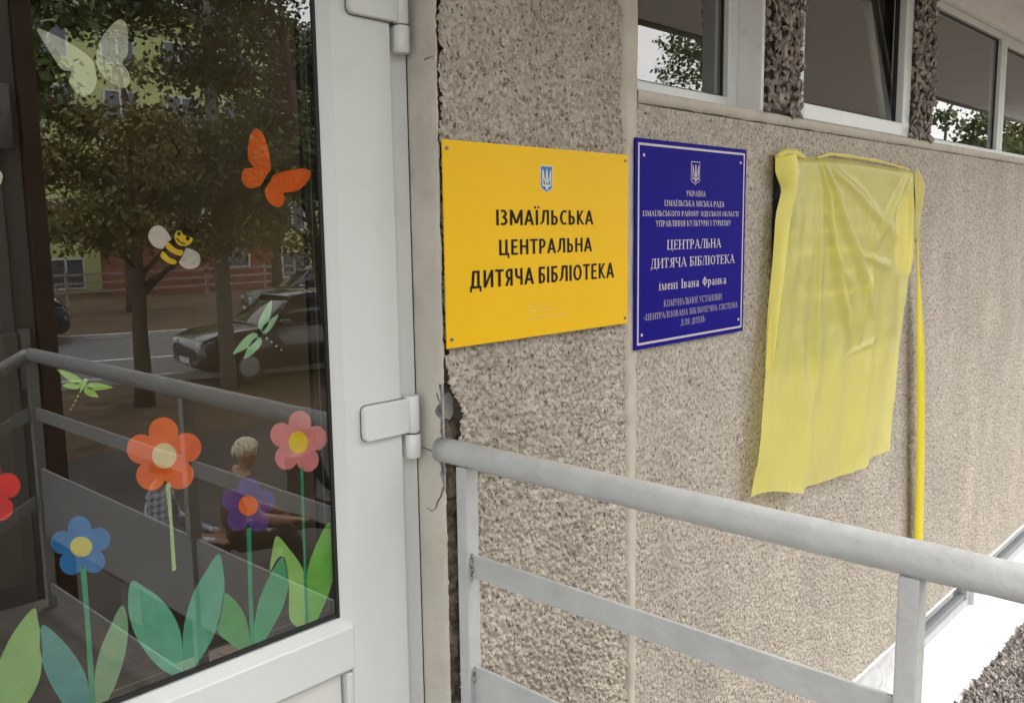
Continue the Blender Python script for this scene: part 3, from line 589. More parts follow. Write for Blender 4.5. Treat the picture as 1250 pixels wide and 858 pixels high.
# a drawn semi-bold sans alphabet in the same units
W1, W2 = .17, .135
def B_(x, y0=0., y1=1.): return [('r', x-W1/2, y0, x+W1/2, y1)]
def T_(x0, x1, y): return [('r', x0, y-W2/2, x1, y+W2/2)]
def A2(cx, cy, rx, ry, a0, a1): return [('a', cx, cy, rx, ry, a0, a1, W1, W2)]
GS = {
 'І': (.22, B_(.11)), 'Ї': (.30, B_(.15)+[('a', .02, 1.17, .075, .075, 0, 360, .075, .075), ('a', .28, 1.17, .075, .075, 0, 360, .075, .075)]),
 'З': (.52, A2(.18, .74, .26, .26, -90, 130)+A2(.18, .28, .30, .28, -130, 90)+T_(.14, .26, .52)),
 'М': (.94, B_(.12)+B_(.82)+Dg(.14, .97, .47, .1, W1)+Dg(.80, .97, .47, .1, W1)),
 'А': (.66, Dg(.33, 1, .07, 0, W1)+Dg(.33, 1, .59, 0, W1)+T_(.16, .5, .30)),
 'Л': (.70, B_(.58)+Dg(.30, 1, .22, .22, W1)+[('d', .22, .26, .06, .06, W1)]+T_(.26, .62, .935)),
 'Ь': (.58, B_(.13)+T_(.13, .3, .56)+T_(.13, .3, .065)+A2(.28, .31, .26, .315, -90, 90)),
 'С': (.58, A2(.38, .5, .34, .51, 58, 302)),
 'К': (.62, B_(.13)+Dg(.22, .5, .5, 1, W1)+Dg(.22, .5, .54, 0, W1)),
 'Ц': (.76, B_(.13)+B_(.55)+T_(.1, .74, .065)+[('r', .62, -.2, .74, .1)]),
 'Е': (.54, B_(.13)+T_(.13, .5, .935)+T_(.13, .46, .52)+T_(.13, .51, .065)),
 'Н': (.70, B_(.13)+B_(.57)+T_(.15, .55, .53)),
 'Т': (.56, B_(.28)+T_(.0, .56, .935)),
 'Р': (.58, B_(.13)+T_(.13, .28, .935)+T_(.13, .28, .43)+A2(.26, .68, .27, .315, -90, 90)),
 'Д': (.76, B_(.56)+Dg(.26, 1, .18, .1, W1)+T_(.22, .62, .935)+T_(.02, .74, .065)+[('r', .02, -.2, .14, .1), ('r', .62, -.2, .74, .1)]),
 'И': (.72, B_(.13)+B_(.59)+Dg(.16, .08, .56, .92, W1*.9)),
 'Я': (.58, B_(.45)+T_(.3, .45, .935)+T_(.3, .45, .45)+A2(.32, .69, .27, .31, 90, 270)+Dg(.30, .46, .10, 0, W1)),
 'Ч': (.62, B_(.49)+B_(.13, .62, 1)+A2(.35, .64, .295, .26, 180, 270)+T_(.34, .46, .445)),
 'Б': (.56, B_(.13)+T_(.13, .5, .935)+T_(.13, .28, .56)+T_(.13, .28, .065)+A2(.26, .31, .27, .315, -90, 90)),
 'О': (.74, A2(.37, .5, .34, .51, 0, 360)), ' ': (.16, [])}
# yellow sign
YB = -.0125
YEL = mat('yellow_sign_plastic', (.80, .475, .006), .5, .2, var=.02, vscale=4); BLK = flat('black_letter', (.012, .01, .01), .6, .15)
ax = [at(*p, YB-.003) for p in ((540, 168.8), (768.1, 190.5), (546.3, 424.3), (765, 396))]
yx0, yx1, yz0, yz1 = (ax[0][0]+ax[2][0])/2, (ax[1][0]+ax[3][0])/2, (ax[2][2]+ax[3][2])/2, (ax[0][2]+ax[1][2])/2
ys = thing('name_sign', 'yellow plastic sign with black lettering and braille on the coarse wall beside the door', 'sign', ((yx0+yx1)/2, YB, yz0))
MB().box(yx0, yx1, YB-.003, YB+.001, yz0, yz1).build('sign_plate', YEL, ys, bevel=.0008)
def zof(px, py, y=YB): return at(px, py, y)[2]
def xof(px, py, y=YB): return at(px, py, y)[0]
YT = YB-.0034
for txt, (xa, xb, yt, yb_, xm) in (('ІЗМАЇЛЬСЬКА', (605.4, 724.1, 256, 275.2, 612)), ('ЦЕНТРАЛЬНА', (608.6, 722.5, 292.6, 311.5, 618)), ('ДИТЯЧА БІБЛІОТЕКА', (573.3, 749.3, 330.0, 351.5, 590))):
    z0, z1 = zof(xm, yb_, YT), zof(xm, yt, YT); serif_text('lettering', txt, xof(xa, yb_, YT), xof(xb, yb_, YT), z0, z1-z0, YT, BLK, ys, GS, .075)
br = MB(); g = random.Random(3)
for r_, (pxs, pxe, py) in enumerate(((645, 676, 372.5), (646, 674, 379), (646, 693, 386))):
    xa, xb = xof(pxs, py, YT), xof(pxe, py, YT); nc = int((xb-xa)/.0068); z = zof((pxs+pxe)/2, py, YT)
    for i in range(nc):
        x = xa+(xb-xa)*i/nc
        for dx in (0, .0028):
            for dz in (-.0028, 0, .0028):
                if g.random() < .5: br.tube([(x+dx, YT+.0005, z+dz), (x+dx, YT-.0008, z+dz)], [.0011, .0006], 8)
br.build('braille', mat('braille_dot', (.72, .56, .25), .25, .6), ys)
emblem(xof(667.2, 219, YT), zof(667.2, 219, YT), zof(667, 203.5, YT)-zof(667, 234.5, YT), YB-.003, ys, flat('emblem_blue', (.03, .13, .36)), flat('emblem_gold', (.72, .72, .5)), flat('emblem_rim', (.6, .68, .66)), sx=1.02)
SCREW = mat('screw', (.3, .27, .22), .35, .5, metal=.8)
for (x, z) in ((yx0+.010, yz1-.016), (yx1-.012, yz1-.014), (yx0+.012, yz0+.018), (yx1-.012, yz0+.014)):
    s = MB(); s.tube([(x, YB-.0032, z), (x, YB-.0046, z), (x, YB-.0052, z)], [.0042, .0042, .003], 16); so_ = s.build('screw', SCREW, ys, smooth=False)
    MB().box(x-.003, x+.003, YB-.0056, YB-.0051, z-.0006, z+.0006).build('screw_slot', BLK, so_)

# blue sign
BLU = mat('blue_sign_plastic', (.009, .006, .20), .55, .06, var=.03, vscale=4); SILD = flat('dull_silver_letter', (.36, .32, .37), .5); SIL = flat('silver_letter', (.55, .49, .50), .45)
ax = [at(*p, -.012) for p in ((776.3, 168.5), (912.5, 182.7), (773.8, 428.1), (905.9, 403.9))]
bx0, bx1, bz0, bz1 = (ax[0][0]+ax[2][0])/2, (ax[1][0]+ax[3][0])/2, (ax[2][2]+ax[3][2])/2, (ax[0][2]+ax[1][2])/2
bsn = thing('institution_sign', 'dark blue sign with silver serif lettering and silver border beside the cloth', 'sign', ((bx0+bx1)/2, -.012, bz0))
MB().box(bx0, bx1, -.012, -.008, bz0, bz1).build('sign_plate', BLU, bsn, bevel=.0008)
bo = MB(); i0, i1, t = .011, .0055, .0055
for (a, b_, c, d) in ((bx0+i0, bx1-i0, bz1-i0-t, bz1-i0), (bx0+i0, bx1-i0, bz0+i0, bz0+i0+t), (bx0+i0, bx0+i0+t, bz0+i0+t, bz1-i0-t), (bx1-i0-t, bx1-i0, bz0+i0+t, bz1-i0-t)): bo.box(a, b_, -.0127, -.0119, c, d)
bo.build('border_line', SIL, bsn)
def bl(u, v): return 770+u/3.178, 160+v/3.178
for txt, xa, xb, yt, yb_ in (('УКРАЇНА', 215, 290, 233, 254), ('ІЗМАЇЛЬСЬКА МІСЬКА РАДА', 130, 362, 271, 293), ('ІЗМАЇЛЬСЬКОГО РАЙОНУ ОДЕСЬКОЇ ОБЛАСТІ', 46, 418, 311, 331),
     ('УПРАВЛІННЯ КУЛЬТУРИ І ТУРИЗМУ', 97, 388, 347, 369), ('ЦЕНТРАЛЬНА', 140, 350, 420, 456), ('ДИТЯЧА БІБЛІОТЕКА', 77, 402, 487, 523),
     ('імені Івана Франка', 108, 370, 570, 605), ('КОМУНАЛЬНОЇ УСТАНОВИ', 128, 352, 643, 668), ('«ЦЕНТРАЛІЗОВАНА БІБЛІОТЕЧНА СИСТЕМА', 50, 413, 687, 710), ('ДЛЯ ДІТЕЙ»', 193, 290, 724, 747)):
    y = -.0124; mid = (xa+xb)/2
    x0, x1 = at(*bl(xa, yb_), y)[0], at(*bl(xb, yb_), y)[0]; z0, z1 = at(*bl(mid, yb_), y)[2], at(*bl(mid, yt), y)[2]
    serif_text('lettering', txt, x0, x1, z0, z1-z0, y, SIL if yb_ < 640 else SILD, bsn)
e0, e1 = at(*bl(252, 122), -.013), at(*bl(252, 207), -.013)
emblem(at(*bl(252, 165), -.013)[0], (e0[2]+e1[2])/2, e0[2]-e1[2], -.012, bsn, BLU, SIL, SIL, sx=1.05)
for (x, z) in ((bx0+.035, bz1-.04), (bx1-.035, bz1-.038), (bx0+.03, bz0+.036), (bx1-.03, bz0+.036)):
    MB().tube([(x, -.0122, z), (x, -.0136, z), (x, -.014, z)], [.004, .004, .0025], 14).build('screw', SIL, bsn)

# ================================================================== PLAQUE, CLOTH, RIBBON
pq = thing('wall_plaque', 'black granite plaque with pale gold lettering half hidden under the yellow cloth', 'plaque', (3.0, -.02, 1.0))
px0, px1, pz0, pz1 = 2.545, 3.55, .985, 1.62
MB().box(px0, px1, -.030, -.004, pz0, pz1).build('slab', mat('black_granite', (.012, .012, .013), .2, .5, var=.4, vscale=90), pq, bevel=.003)
GOLD = flat('gold_letter', (.95, .88, .62), .5)
def cz(u, v): return 940+u/4.29, 180+v/4.29
for txt, xa, xb, yt, yb_ in (('містечка на', 180, 385, 185, 232), ('всесвітньо відомої', 150, 470, 302, 345), ('українського поета', 188, 540, 412, 455), ('Івана Якимовича', 118, 455, 510, 572), ('о літній', 292, 440, 630, 672), ('від вдячного народу', 150, 540, 750, 806)):
    y = -.0306; x0, x1 = at(*cz(xa, yb_), y)[0], at(*cz(xb, yb_), y)[0]; z0, z1 = at(*cz(xa, yb_), y)[2], at(*cz(xa, yt), y)[2]
    text_mesh('lettering', txt, x0, x1, z0, z0+(z1-z0)*.95, y, GOLD, pq)
YC = -.036
def lerp_pts(P, t):
    P = np.array(P, float); k = P[:, 0]; return np.stack([np.interp(t, k, P[:, i]) for i in range(1, P.shape[1])], -1)
nu, nvv = 150, 170
u = np.linspace(0, 1, nu); v = np.linspace(0, 1, nvv)
def wp(p): q = at(*p, YC-.01); return q[0], q[2]
Lp = lerp_pts([(t, *wp(p)) for t, p in ((0, (956, 187)), (.12, (962, 238)), (.2, (955, 290)), (.4, (943, 360)), (.7, (930, 480)), (.9, (923, 560)), (1, (919, 607)))], v)
Rp = lerp_pts([(t, *wp(p)) for t, p in ((0, (1118, 206)), (.2, (1117, 262)), (.3, (1116, 300)), (.5, (1106, 380)), (.7, (1098, 440)), (.85, (1092, 500)), (1, (1089, 550)))], v)
Tp = lerp_pts([(t, *wp(p)) for t, p in ((0, (956, 187)), (.08, (966, 186)), (.2, (985, 190)), (.45, (1020, 191)), (.6, (1050, 194)), (.85, (1095, 203)), (1, (1118, 206)))], u)
Bp = lerp_pts([(t, *wp(p)) for t, p in ((0, (919, 607)), (.05, (928, 601)), (.12, (939, 598)), (.3, (975, 601)), (.38, (984, 596)), (.55, (1018, 586)), (.75, (1052, 571)), (.86, (1068, 559)), (1, (1089, 550)))], u)
U, Vv = np.meshgrid(u, v, indexing='ij')
S = (1-Vv)[..., None]*Tp[:, None]+Vv[..., None]*Bp[:, None]+(1-U)[..., None]*Lp[None]+U[..., None]*Rp[None] \
    - ((1-U)*(1-Vv))[..., None]*Tp[0]-(U*(1-Vv))[..., None]*Tp[-1]-((1-U)*Vv)[..., None]*Bp[0]-(U*Vv)[..., None]*Bp[-1]
def ridge(d, w_): return np.exp(-(d/w_)**2)
D = np.zeros_like(U)
for (ua, va, ub, vb, wd, am) in ((.30, 0, .62, .62, .016, .016), (.27, 0, .40, .75, .018, .014), (.22, 0, .24, .95, .022, .013), (.36, 0, .95, .30, .02, .006), (.34, 0, .78, .52, .02, .012), (.12, 0, .12, 1.0, .025, .014),
        (.95, .03, .70, .30, .018, .010), (.70, .22, .66, .62, .013, .009), (.55, .45, .50, 1.0, .025, .012), (.38, .55, .36, 1.0, .03, .015), (.75, .55, .70, 1.0, .022, .010), (.88, .4, .84, 1.0, .025, .010),
        (.20, .5, .30, .8, .02, .006), (.6, .3, .86, .36, .012, .007), (.45, .3, .62, .42, .014, .008), (.58, .62, .8, .58, .01, .005), (.05, .3, .0, 1.0, .02, .012), (.03, .02, .06, .2, .03, .012), (.98, .05, .97, .4, .02, .008)):
    dx, dy = ub-ua, vb-va; L2 = dx*dx+dy*dy; s = np.clip(((U-ua)*dx+(Vv-va)*dy)/L2, 0, 1); dd = np.hypot(U-ua-s*dx, (Vv-va-s*dy))
    D += (1.5 if vb < .7 else 1.25)*am*ridge(dd, (.7 if vb < .7 else 1.7)*wd*(1+.8*s))*np.minimum(1, .35+s*2)*np.minimum(1, (1-s)*4+.25*(vb > .98))
free = np.clip((Vv-.55)/.45, 0, 1)
D += free*(.044*(vnoise(U+.03*Vv, Vv*.12, 6.5, 73)-.38)+.014*(vnoise(U-.05*Vv, Vv*.25, 15, 74)-.5)) + .003*vnoise(U, Vv, 9, 71)+.0025*vnoise(U*1.0, Vv, 22, 72)
yy = np.minimum(YC-D, -.034+.018*free)
topf = np.clip(1-Vv/.02, 0, 1); yy = yy*(1-topf)+(-.012)*topf
cl = thing('draped_cloth', 'thin yellow satin cloth draped over the dark plaque, wrinkled and see-through', 'cloth', (3.0, -.04, .55))
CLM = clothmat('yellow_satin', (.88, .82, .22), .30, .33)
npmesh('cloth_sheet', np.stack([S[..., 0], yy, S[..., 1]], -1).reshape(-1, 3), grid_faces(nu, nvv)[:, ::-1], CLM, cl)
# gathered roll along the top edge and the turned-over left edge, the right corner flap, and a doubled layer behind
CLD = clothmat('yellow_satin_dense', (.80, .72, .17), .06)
def roll(name, pts, rad, sd_, mm):
    g = random.Random(sd_); P = [Vector((at(*p, YC)[0], -.03, at(*p, YC)[2])) for p in pts]; Pp = []
    for a, c in zip(P[:-1], P[1:]): Pp += [a.lerp(c, i/9) for i in range(9)]
    Pp.append(P[-1]); b = MB(); n = len(Pp)
    b.tube(Pp, [rad*(.35+.65*math.sin(math.pi*min(1, max(0, (i+.5)/n)))**.5)*g.uniform(.75, 1.2) for i in range(n)], 14); o = b.build(name, mm, cl, smooth=True); return o
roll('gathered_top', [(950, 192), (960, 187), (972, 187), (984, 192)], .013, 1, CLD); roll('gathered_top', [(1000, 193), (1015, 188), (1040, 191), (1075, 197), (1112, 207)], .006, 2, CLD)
def sheet(name, rows, ys_, mm, n=24):
    A = lerp_pts([(i/(len(rows[0])-1), *at(*p, YC)[[0, 2]]) for i, p in enumerate(rows[0])], np.linspace(0, 1, n)); B = lerp_pts([(i/(len(rows[1])-1), *at(*p, YC)[[0, 2]]) for i, p in enumerate(rows[1])], np.linspace(0, 1, n))
    W = np.linspace(0, 1, 14); Vs = A[:, None]*(1-W)[None, :, None]+B[:, None]*W[None, :, None]; t_ = np.linspace(0, 1, n)[:, None]
    y_ = ys_[0]*(1-W)[None]+ys_[1]*W[None]-(.012 if ys_[0] != ys_[1] else 0)*np.sin(W*math.pi)[None]*(1-.3*t_)+.003*np.sin(t_*9+W[None]*4)*(ys_[0] != ys_[1])
    return npmesh(name, np.stack([Vs[..., 0], y_, Vs[..., 1]], -1).reshape(-1, 3), grid_faces(n, 14), mm, cl)
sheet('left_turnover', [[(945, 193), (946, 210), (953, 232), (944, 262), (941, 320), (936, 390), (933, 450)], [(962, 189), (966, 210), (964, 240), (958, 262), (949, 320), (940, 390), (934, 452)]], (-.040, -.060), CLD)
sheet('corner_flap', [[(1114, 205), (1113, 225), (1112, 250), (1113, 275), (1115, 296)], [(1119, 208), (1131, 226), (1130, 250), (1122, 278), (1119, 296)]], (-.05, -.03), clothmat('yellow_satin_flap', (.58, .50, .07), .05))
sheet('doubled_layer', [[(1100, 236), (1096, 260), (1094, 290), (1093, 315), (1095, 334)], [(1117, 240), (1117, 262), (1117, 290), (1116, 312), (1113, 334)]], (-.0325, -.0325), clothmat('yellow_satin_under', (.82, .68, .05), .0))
# ribbon
rb = MB(); n = 60; vs = []
for i in range(n+1):
    t = i/n; py = 290+t*(668-290); cxp = 1119.5+1.6*t+.9*math.sin(t*3.0); hw = .8+3.5*min(1, max(0, (t-.1)/.25))+1.6*t
    for s in (-1, 1):
        p = at(cxp+s*hw, py, -.035); vs.append((p[0], -.035-.01*math.sin(t*math.pi)-s*.002*math.cos(t*4), p[2]))
rb.add(vs, [(2*i, 2*i+1, 2*i+3, 2*i+2) for i in range(n)])
ro = rb.build('ribbon', mat('yellow_ribbon', (.64, .53, .015), .4, .4), None, smooth=True); ro.modifiers.new('t', 'SOLIDIFY').thickness = .0008
tag(ro, 'narrow bright yellow ribbon hanging down the wall from the cloth corner', 'ribbon')

# ================================================================== PAPER STICKERS ON THE PANE
YS = YG+.0062
_lay = [0]
def flatpoly(b, pts, m=0, off=0.0, th=.0004):
    y = YS-off*.0005; P = [at(px, py, y) for px, py in pts]; return b.prism([(p[0], p[2]) for p in P], y-th/2, y+th/2, m)
def smooth_loop(pts, k=5):
    n = len(pts); o = []
    for i in range(n):
        p0, p1, p2, p3 = (np.array(pts[(i+j-1) % n], float) for j in range(4))
        for q in range(k):
            t = q/k; o.append(tuple(.5*((2*p1)+(-p0+p2)*t+(2*p0-5*p1+4*p2-p3)*t*t+(-p0+3*p1-3*p2+p3)*t**3)))
    return o
def paper(name, c, var=.10): return mat(name, [min(.82, q*1.22) for q in c], .75, .2, var=var, vscale=25)
def Z3p(l, ox, oy, s): return [(ox+a/s, oy+b/s) for a, b in l]
A_ = lambda l: Z3p(l, 0, 0, 2.841)
C_ = lambda l: Z3p(l, 0, 560, 2.841)
M_ = lambda l: Z3p(l, 0, 300, 2.841)
D_ = lambda l: Z3p(l, 170, 150, 2.859)
def sticker(name, label, cat, group=None, p=(200, 400)):
    q = at(*p, YS); return thing(name, label, cat, (q[0], YS, q[2]), group)
def part(parent, name, pts, m, off=0, smooth=True, k=5):
    b = MB(); flatpoly(b, smooth_loop(pts, k) if smooth else pts, 0, off); return b.build(name, m, parent)
# butterflies
ORG = paper('orange_paper', (.70, .145, .03)); BLKP = paper('black_paper', (.015, .014, .013))
t = sticker('butterfly_sticker', 'orange paper butterfly stuck near the right edge of the door glass', 'sticker', p=(335, 210))
part(t, 'wing', A_([(888, 447), (910, 462), (925, 500), (935, 540), (938, 592), (922, 625), (895, 648), (862, 652), (842, 635), (838, 605), (850, 585), (878, 580), (862, 555), (860, 515), (868, 470)]), ORG)
part(t, 'wing', A_([(946, 612), (975, 598), (1020, 588), (1060, 586), (1078, 600), (1066, 632), (1030, 662), (990, 668), (982, 672), (988, 692), (972, 718), (945, 712), (925, 690), (920, 655)]), ORG)
part(t, 'body', A_([(938, 592), (950, 596), (935, 632), (914, 660), (900, 674), (908, 640)]), BLKP, 1)
WP = bpy.data.materials.new('white_film'); WP.use_nodes = True
_n = WP.node_tree; _n.nodes.clear(); _o = _n.nodes.new('ShaderNodeOutputMaterial'); _x = _n.nodes.new('ShaderNodeMixShader'); _x.inputs[0].default_value = .7
_d = _n.nodes.new('ShaderNodeBsdfDiffuse'); _d.inputs['Color'].default_value = (.72, .84, .86, 1); _t = _n.nodes.new('ShaderNodeBsdfTransparent')
_n.links.new(_t.outputs[0], _x.inputs[1]); _n.links.new(_d.outputs[0], _x.inputs[2]); _n.links.new(_x.outputs[0], _o.inputs['Surface'])
t = sticker('butterfly_sticker', 'translucent white butterfly stuck at the top left of the door glass', 'sticker', p=(115, 80))
part(t, 'wing', A_([(130, 100), (200, 128), (265, 165), (318, 208), (332, 250), (336, 280), (322, 318), (295, 334), (262, 320), (240, 285), (247, 250), (215, 242), (185, 200), (150, 145)]), WP)
part(t, 'wing', A_([(405, 72), (432, 76), (443, 110), (443, 185), (425, 216), (428, 228), (446, 252), (450, 285), (430, 307), (390, 292), (352, 258), (334, 220), (340, 165), (362, 118)]), WP)
t = part(None, 'sticker_fragment', [(-6, 207), (1, 210), (3.2, 216), (1, 224), (-6, 226)], paper('white_paper', (.7, .72, .72)))
tag(t, 'white rounded paper sticker cut off by the left frame edge above the rail reflection', 'sticker')
# bee
WPB = paper('pale_wing_paper', (.55, .58, .66)); YP = paper('yellow_paper', (.72, .53, .04))
t = sticker('bee_sticker', 'black and yellow striped bee sticker with white wings and a smiling face', 'sticker', p=(212, 300))
part(t, 'wing', D_([(33, 385), (50, 362), (75, 360), (95, 378), (112, 410), (95, 432), (75, 440), (50, 430), (34, 408)]), WPB)
part(t, 'wing', D_([(157, 438), (185, 442), (208, 458), (213, 482), (203, 502), (180, 510), (155, 505), (137, 483), (148, 455)]), WPB)
part(t, 'body', D_([(120, 402), (145, 412), (162, 430), (150, 465), (130, 492), (100, 500), (78, 492), (72, 470), (90, 430)]), BLKP, 1)
part(t, 'stripe', D_([(102, 418), (128, 440), (152, 446), (146, 464), (118, 455), (93, 436)]), YP, 2)
part(t, 'stripe', D_([(84, 449), (105, 470), (130, 482), (122, 495), (95, 486), (74, 466)]), YP, 2)
part(t, 'head', D_([(122, 382), (140, 365), (165, 362), (185, 378), (192, 395), (180, 412), (160, 400), (140, 385)]), BLKP, 1)
fc = part(t, 'face', D_([(126, 385), (140, 376), (158, 393), (186, 402), (180, 420), (160, 430), (138, 425), (124, 408)]), YP, 2)
for (x, y) in ((138, 387), (169, 404)): part(fc, 'eye', D_([(x-7, y), (x, y-8), (x+7, y), (x, y+8)]), BLKP, 3)
part(fc, 'mouth', D_([(132, 402), (145, 416), (160, 420), (160, 424), (144, 420), (130, 405)]), BLKP, 3)
for a in ([(160, 368), (166, 352), (157, 342), (160, 335), (168, 335), (170, 345)], [(185, 385), (200, 382), (205, 372), (213, 370), (216, 378), (206, 383)]):
    b = MB(); Pp = [at(*q, YS-.0006) for q in D_(a)]; b.tube([tuple(q) for q in Pp], .0011, 6); b.build('antenna', BLKP, t)
# dragonflies
MINT = paper('mint_paper', (.32, .60, .44)); LIME = paper('lime_paper', (.26, .56, .13)); DKT = paper('dark_tail', (.03, .045, .04)); LT = paper('light_tail', (.55, .6, .5))
def petal_wing(x0, y0, x1, y1, w_, n=12):
    d = np.array([x1-x0, y1-y0], float); L_ = np.hypot(*d); d /= L_; nn = np.array([-d[1], d[0]]); o = []
    for s in (1, -1):
        for i in range(n):
            q = i/n if s == 1 else 1-i/n; ww = w_*(math.sin(math.pi*min(1, q**.62))**.75 if 0 < q < 1 else 0); o.append(tuple(np.array([x0, y0])+d*L_*q+nn*s*ww))
    return o
def dragonfly(label, fn, wings, body, tail, col, tcol, p):
    t = sticker('dragonfly_sticker', label, 'sticker', p=p)
    for wq in wings: part(t, 'wing', fn(petal_wing(*wq)), col, 0, False)
    part(t, 'body', fn(petal_wing(*body)), col if tcol is LIME else DKT, 1, False)
    b = MB(); n = 9
    for i in range(n):
        a = np.array(tail[0])+(np.array(tail[1])-np.array(tail[0]))*(i+.5)/n; r = tail[2]*(1-.4*i/n); flatpoly(b, fn([(a[0]+r*math.cos(k*1.05), a[1]+r*math.sin(k*1.05)) for k in range(6)]), i % 2, 2)
    b.build('tail', [DKT, tcol], t); return t
dragonfly('mint green dragonfly sticker with a dark spotted tail below the bee', D_, [(422, 728, 462, 618, 17), (428, 736, 486, 668, 13), (412, 735, 326, 808, 17), (424, 750, 365, 824, 17)], (402, 712, 438, 752, 9), ((432, 742), (508, 802), 4.5), MINT, LT, (312, 405))
dragonfly('lime green dragonfly sticker with wide wings and a thin tail by the rail reflection', M_, [(286, 478, 196, 428, 14), (280, 486, 214, 484, 12), (298, 486, 392, 491, 13), (292, 494, 342, 526, 14)], (299, 458, 276, 512, 8), ((276, 510), (240, 578), 4.5), LIME, LIME, (100, 470))
# flowers
def flower(label, c, R_, rot, col, ccol, cr, stem, scol, asp=1.0):
    t = sticker('flower_sticker', label, 'sticker', 'paper flowers on the door glass', c); pts = []
    for i in range(120):
        a = 2*math.pi*i/120; k = abs(math.cos(2.5*(a-rot))); r = R_*(.58+.42*k**.62); pts.append((c[0]+r*math.cos(a)*asp, c[1]-r*math.sin(a)))
    part(t, 'petals', pts, col, 0, False)
    part(t, 'centre', [(c[0]+cr[0]*math.cos(a), c[1]-cr[1]*math.sin(a)) for a in np.linspace(0, 2*math.pi, 40, endpoint=False)], ccol, 1, False)
    if stem: part(t, 'stem', stem, scol, -1 if False else 0.5, False)
CREAM = paper('cream_paper', (.66, .62, .42)); TEAL = paper('teal_paper', (.03, .30, .19)); PALEG = paper('pale_green_paper', (.36, .55, .31))
flower('large orange five-petal paper flower with a cream centre', (200.5, 556), 47, math.radians(92), ORG, CREAM, (15, 15.5), [(202, 592), (207, 587), (211, 640), (215, 695), (210, 697), (207, 640)], PALEG)
flower('blue five-petal paper flower with a yellow-green centre', (99, 667), 37.5, math.radians(95), paper('blue_paper', (.012, .17, .52)), paper('yellowgreen_paper', (.55, .56, .14)), (13.6, 12.3), [(98, 694), (105, 692), (110, 760), (117, 862), (110, 862), (104, 760)], TEAL)
flower('purple five-petal paper flower with an orange centre', (303, 617), 35, math.radians(88), paper('purple_paper', (.085, .045, .27)), paper('orange_centre_paper', (.74, .16, .035)), (12, 12.3), [(301, 645), (306.5, 643), (308, 720), (311, 791), (306, 792), (303, 720)], TEAL, .98)
flower('pink five-petal paper flower with a bright yellow centre', (364, 540), 39, math.radians(85), paper('pink_paper', (.60, .24, .30)), paper('lemon_paper', (.66, .56, .01)), (11.8, 13.5), [(366.5, 571), (370, 570), (372.5, 660), (377, 765), (373, 766), (369.5, 660)], TEAL, .92)
flower('red paper flower cut off by the left edge of the glass', (-14, 600), 40, math.radians(90), paper('red_paper', (.62, .02, .025)), CREAM, (13, 13), None, TEAL)
# leaves
def leaf(label, pts, col):
    t = part(None, 'leaf_sticker', C_(pts), col, 0, True, 4); tag(t, label, 'sticker', 'paper leaves on the door glass'); return t
leaf('pale green paper leaf with a crease at the bottom left corner of the glass', [(118, 517), (132, 560), (145, 640), (144, 720), (130, 780), (90, 850), (20, 910), (-30, 900), (-20, 760), (20, 650), (65, 575)], paper('leaf_sage', (.22, .46, .20)))
leaf('blue-green paper leaf left of the blue flower stem', [(146, 576), (200, 612), (250, 668), (290, 732), (308, 795), (314, 862), (250, 880), (200, 820), (160, 745), (139, 660)], paper('leaf_blue', (.06, .28, .33)))
leaf('grey-green paper leaf right of the blue flower stem', [(422, 507), (443, 560), (440, 640), (422, 720), (392, 800), (350, 870), (326, 880), (328, 760), (345, 670), (378, 590)], paper('leaf_greygreen', (.17, .36, .25)))
leaf('turquoise paper leaf leaning left below the orange flower', [(456, 424), (505, 447), (555, 482), (598, 536), (622, 590), (634, 660), (636, 745), (622, 757), (560, 728), (505, 668), (462, 592), (444, 505)], paper('leaf_turq', (.11, .42, .34)))
leaf('turquoise paper leaf leaning right with its tip beside the purple flower', [(757, 329), (774, 385), (778, 460), (762, 558), (722, 650), (665, 732), (643, 742), (634, 660), (640, 570), (668, 470), (708, 400)], paper('leaf_turq_blue', (.08, .38, .31)))
leaf('mid green paper leaf left of the purple flower stem', [(777, 466), (812, 487), (846, 535), (864, 600), (868, 664), (850, 668), (800, 640), (752, 592), (766, 530)], paper('leaf_green', (.07, .33, .12)))
leaf('emerald paper leaf right of the purple flower stem', [(980, 339), (996, 385), (1000, 440), (982, 510), (942, 590), (904, 648), (884, 657), (880, 590), (898, 492), (935, 405)], paper('leaf_emerald', (.06, .36, .20)))
leaf('light green paper leaf left of the pink flower stem', [(960, 267), (1000, 308), (1040, 362), (1056, 405), (1062, 500), (1064, 590), (1040, 586), (1004, 552), (1002, 440), (984, 345), (962, 345), (936, 388), (944, 320)], paper('leaf_light', (.27, .55, .20)))
leaf('grass green paper leaf at the lower right corner of the glass', [(1140, 219), (1158, 285), (1161, 385), (1140, 465), (1105, 548), (1075, 588), (1067, 588), (1064, 480), (1066, 390), (1092, 308)], paper('leaf_grass', (.16, .50, .10)))

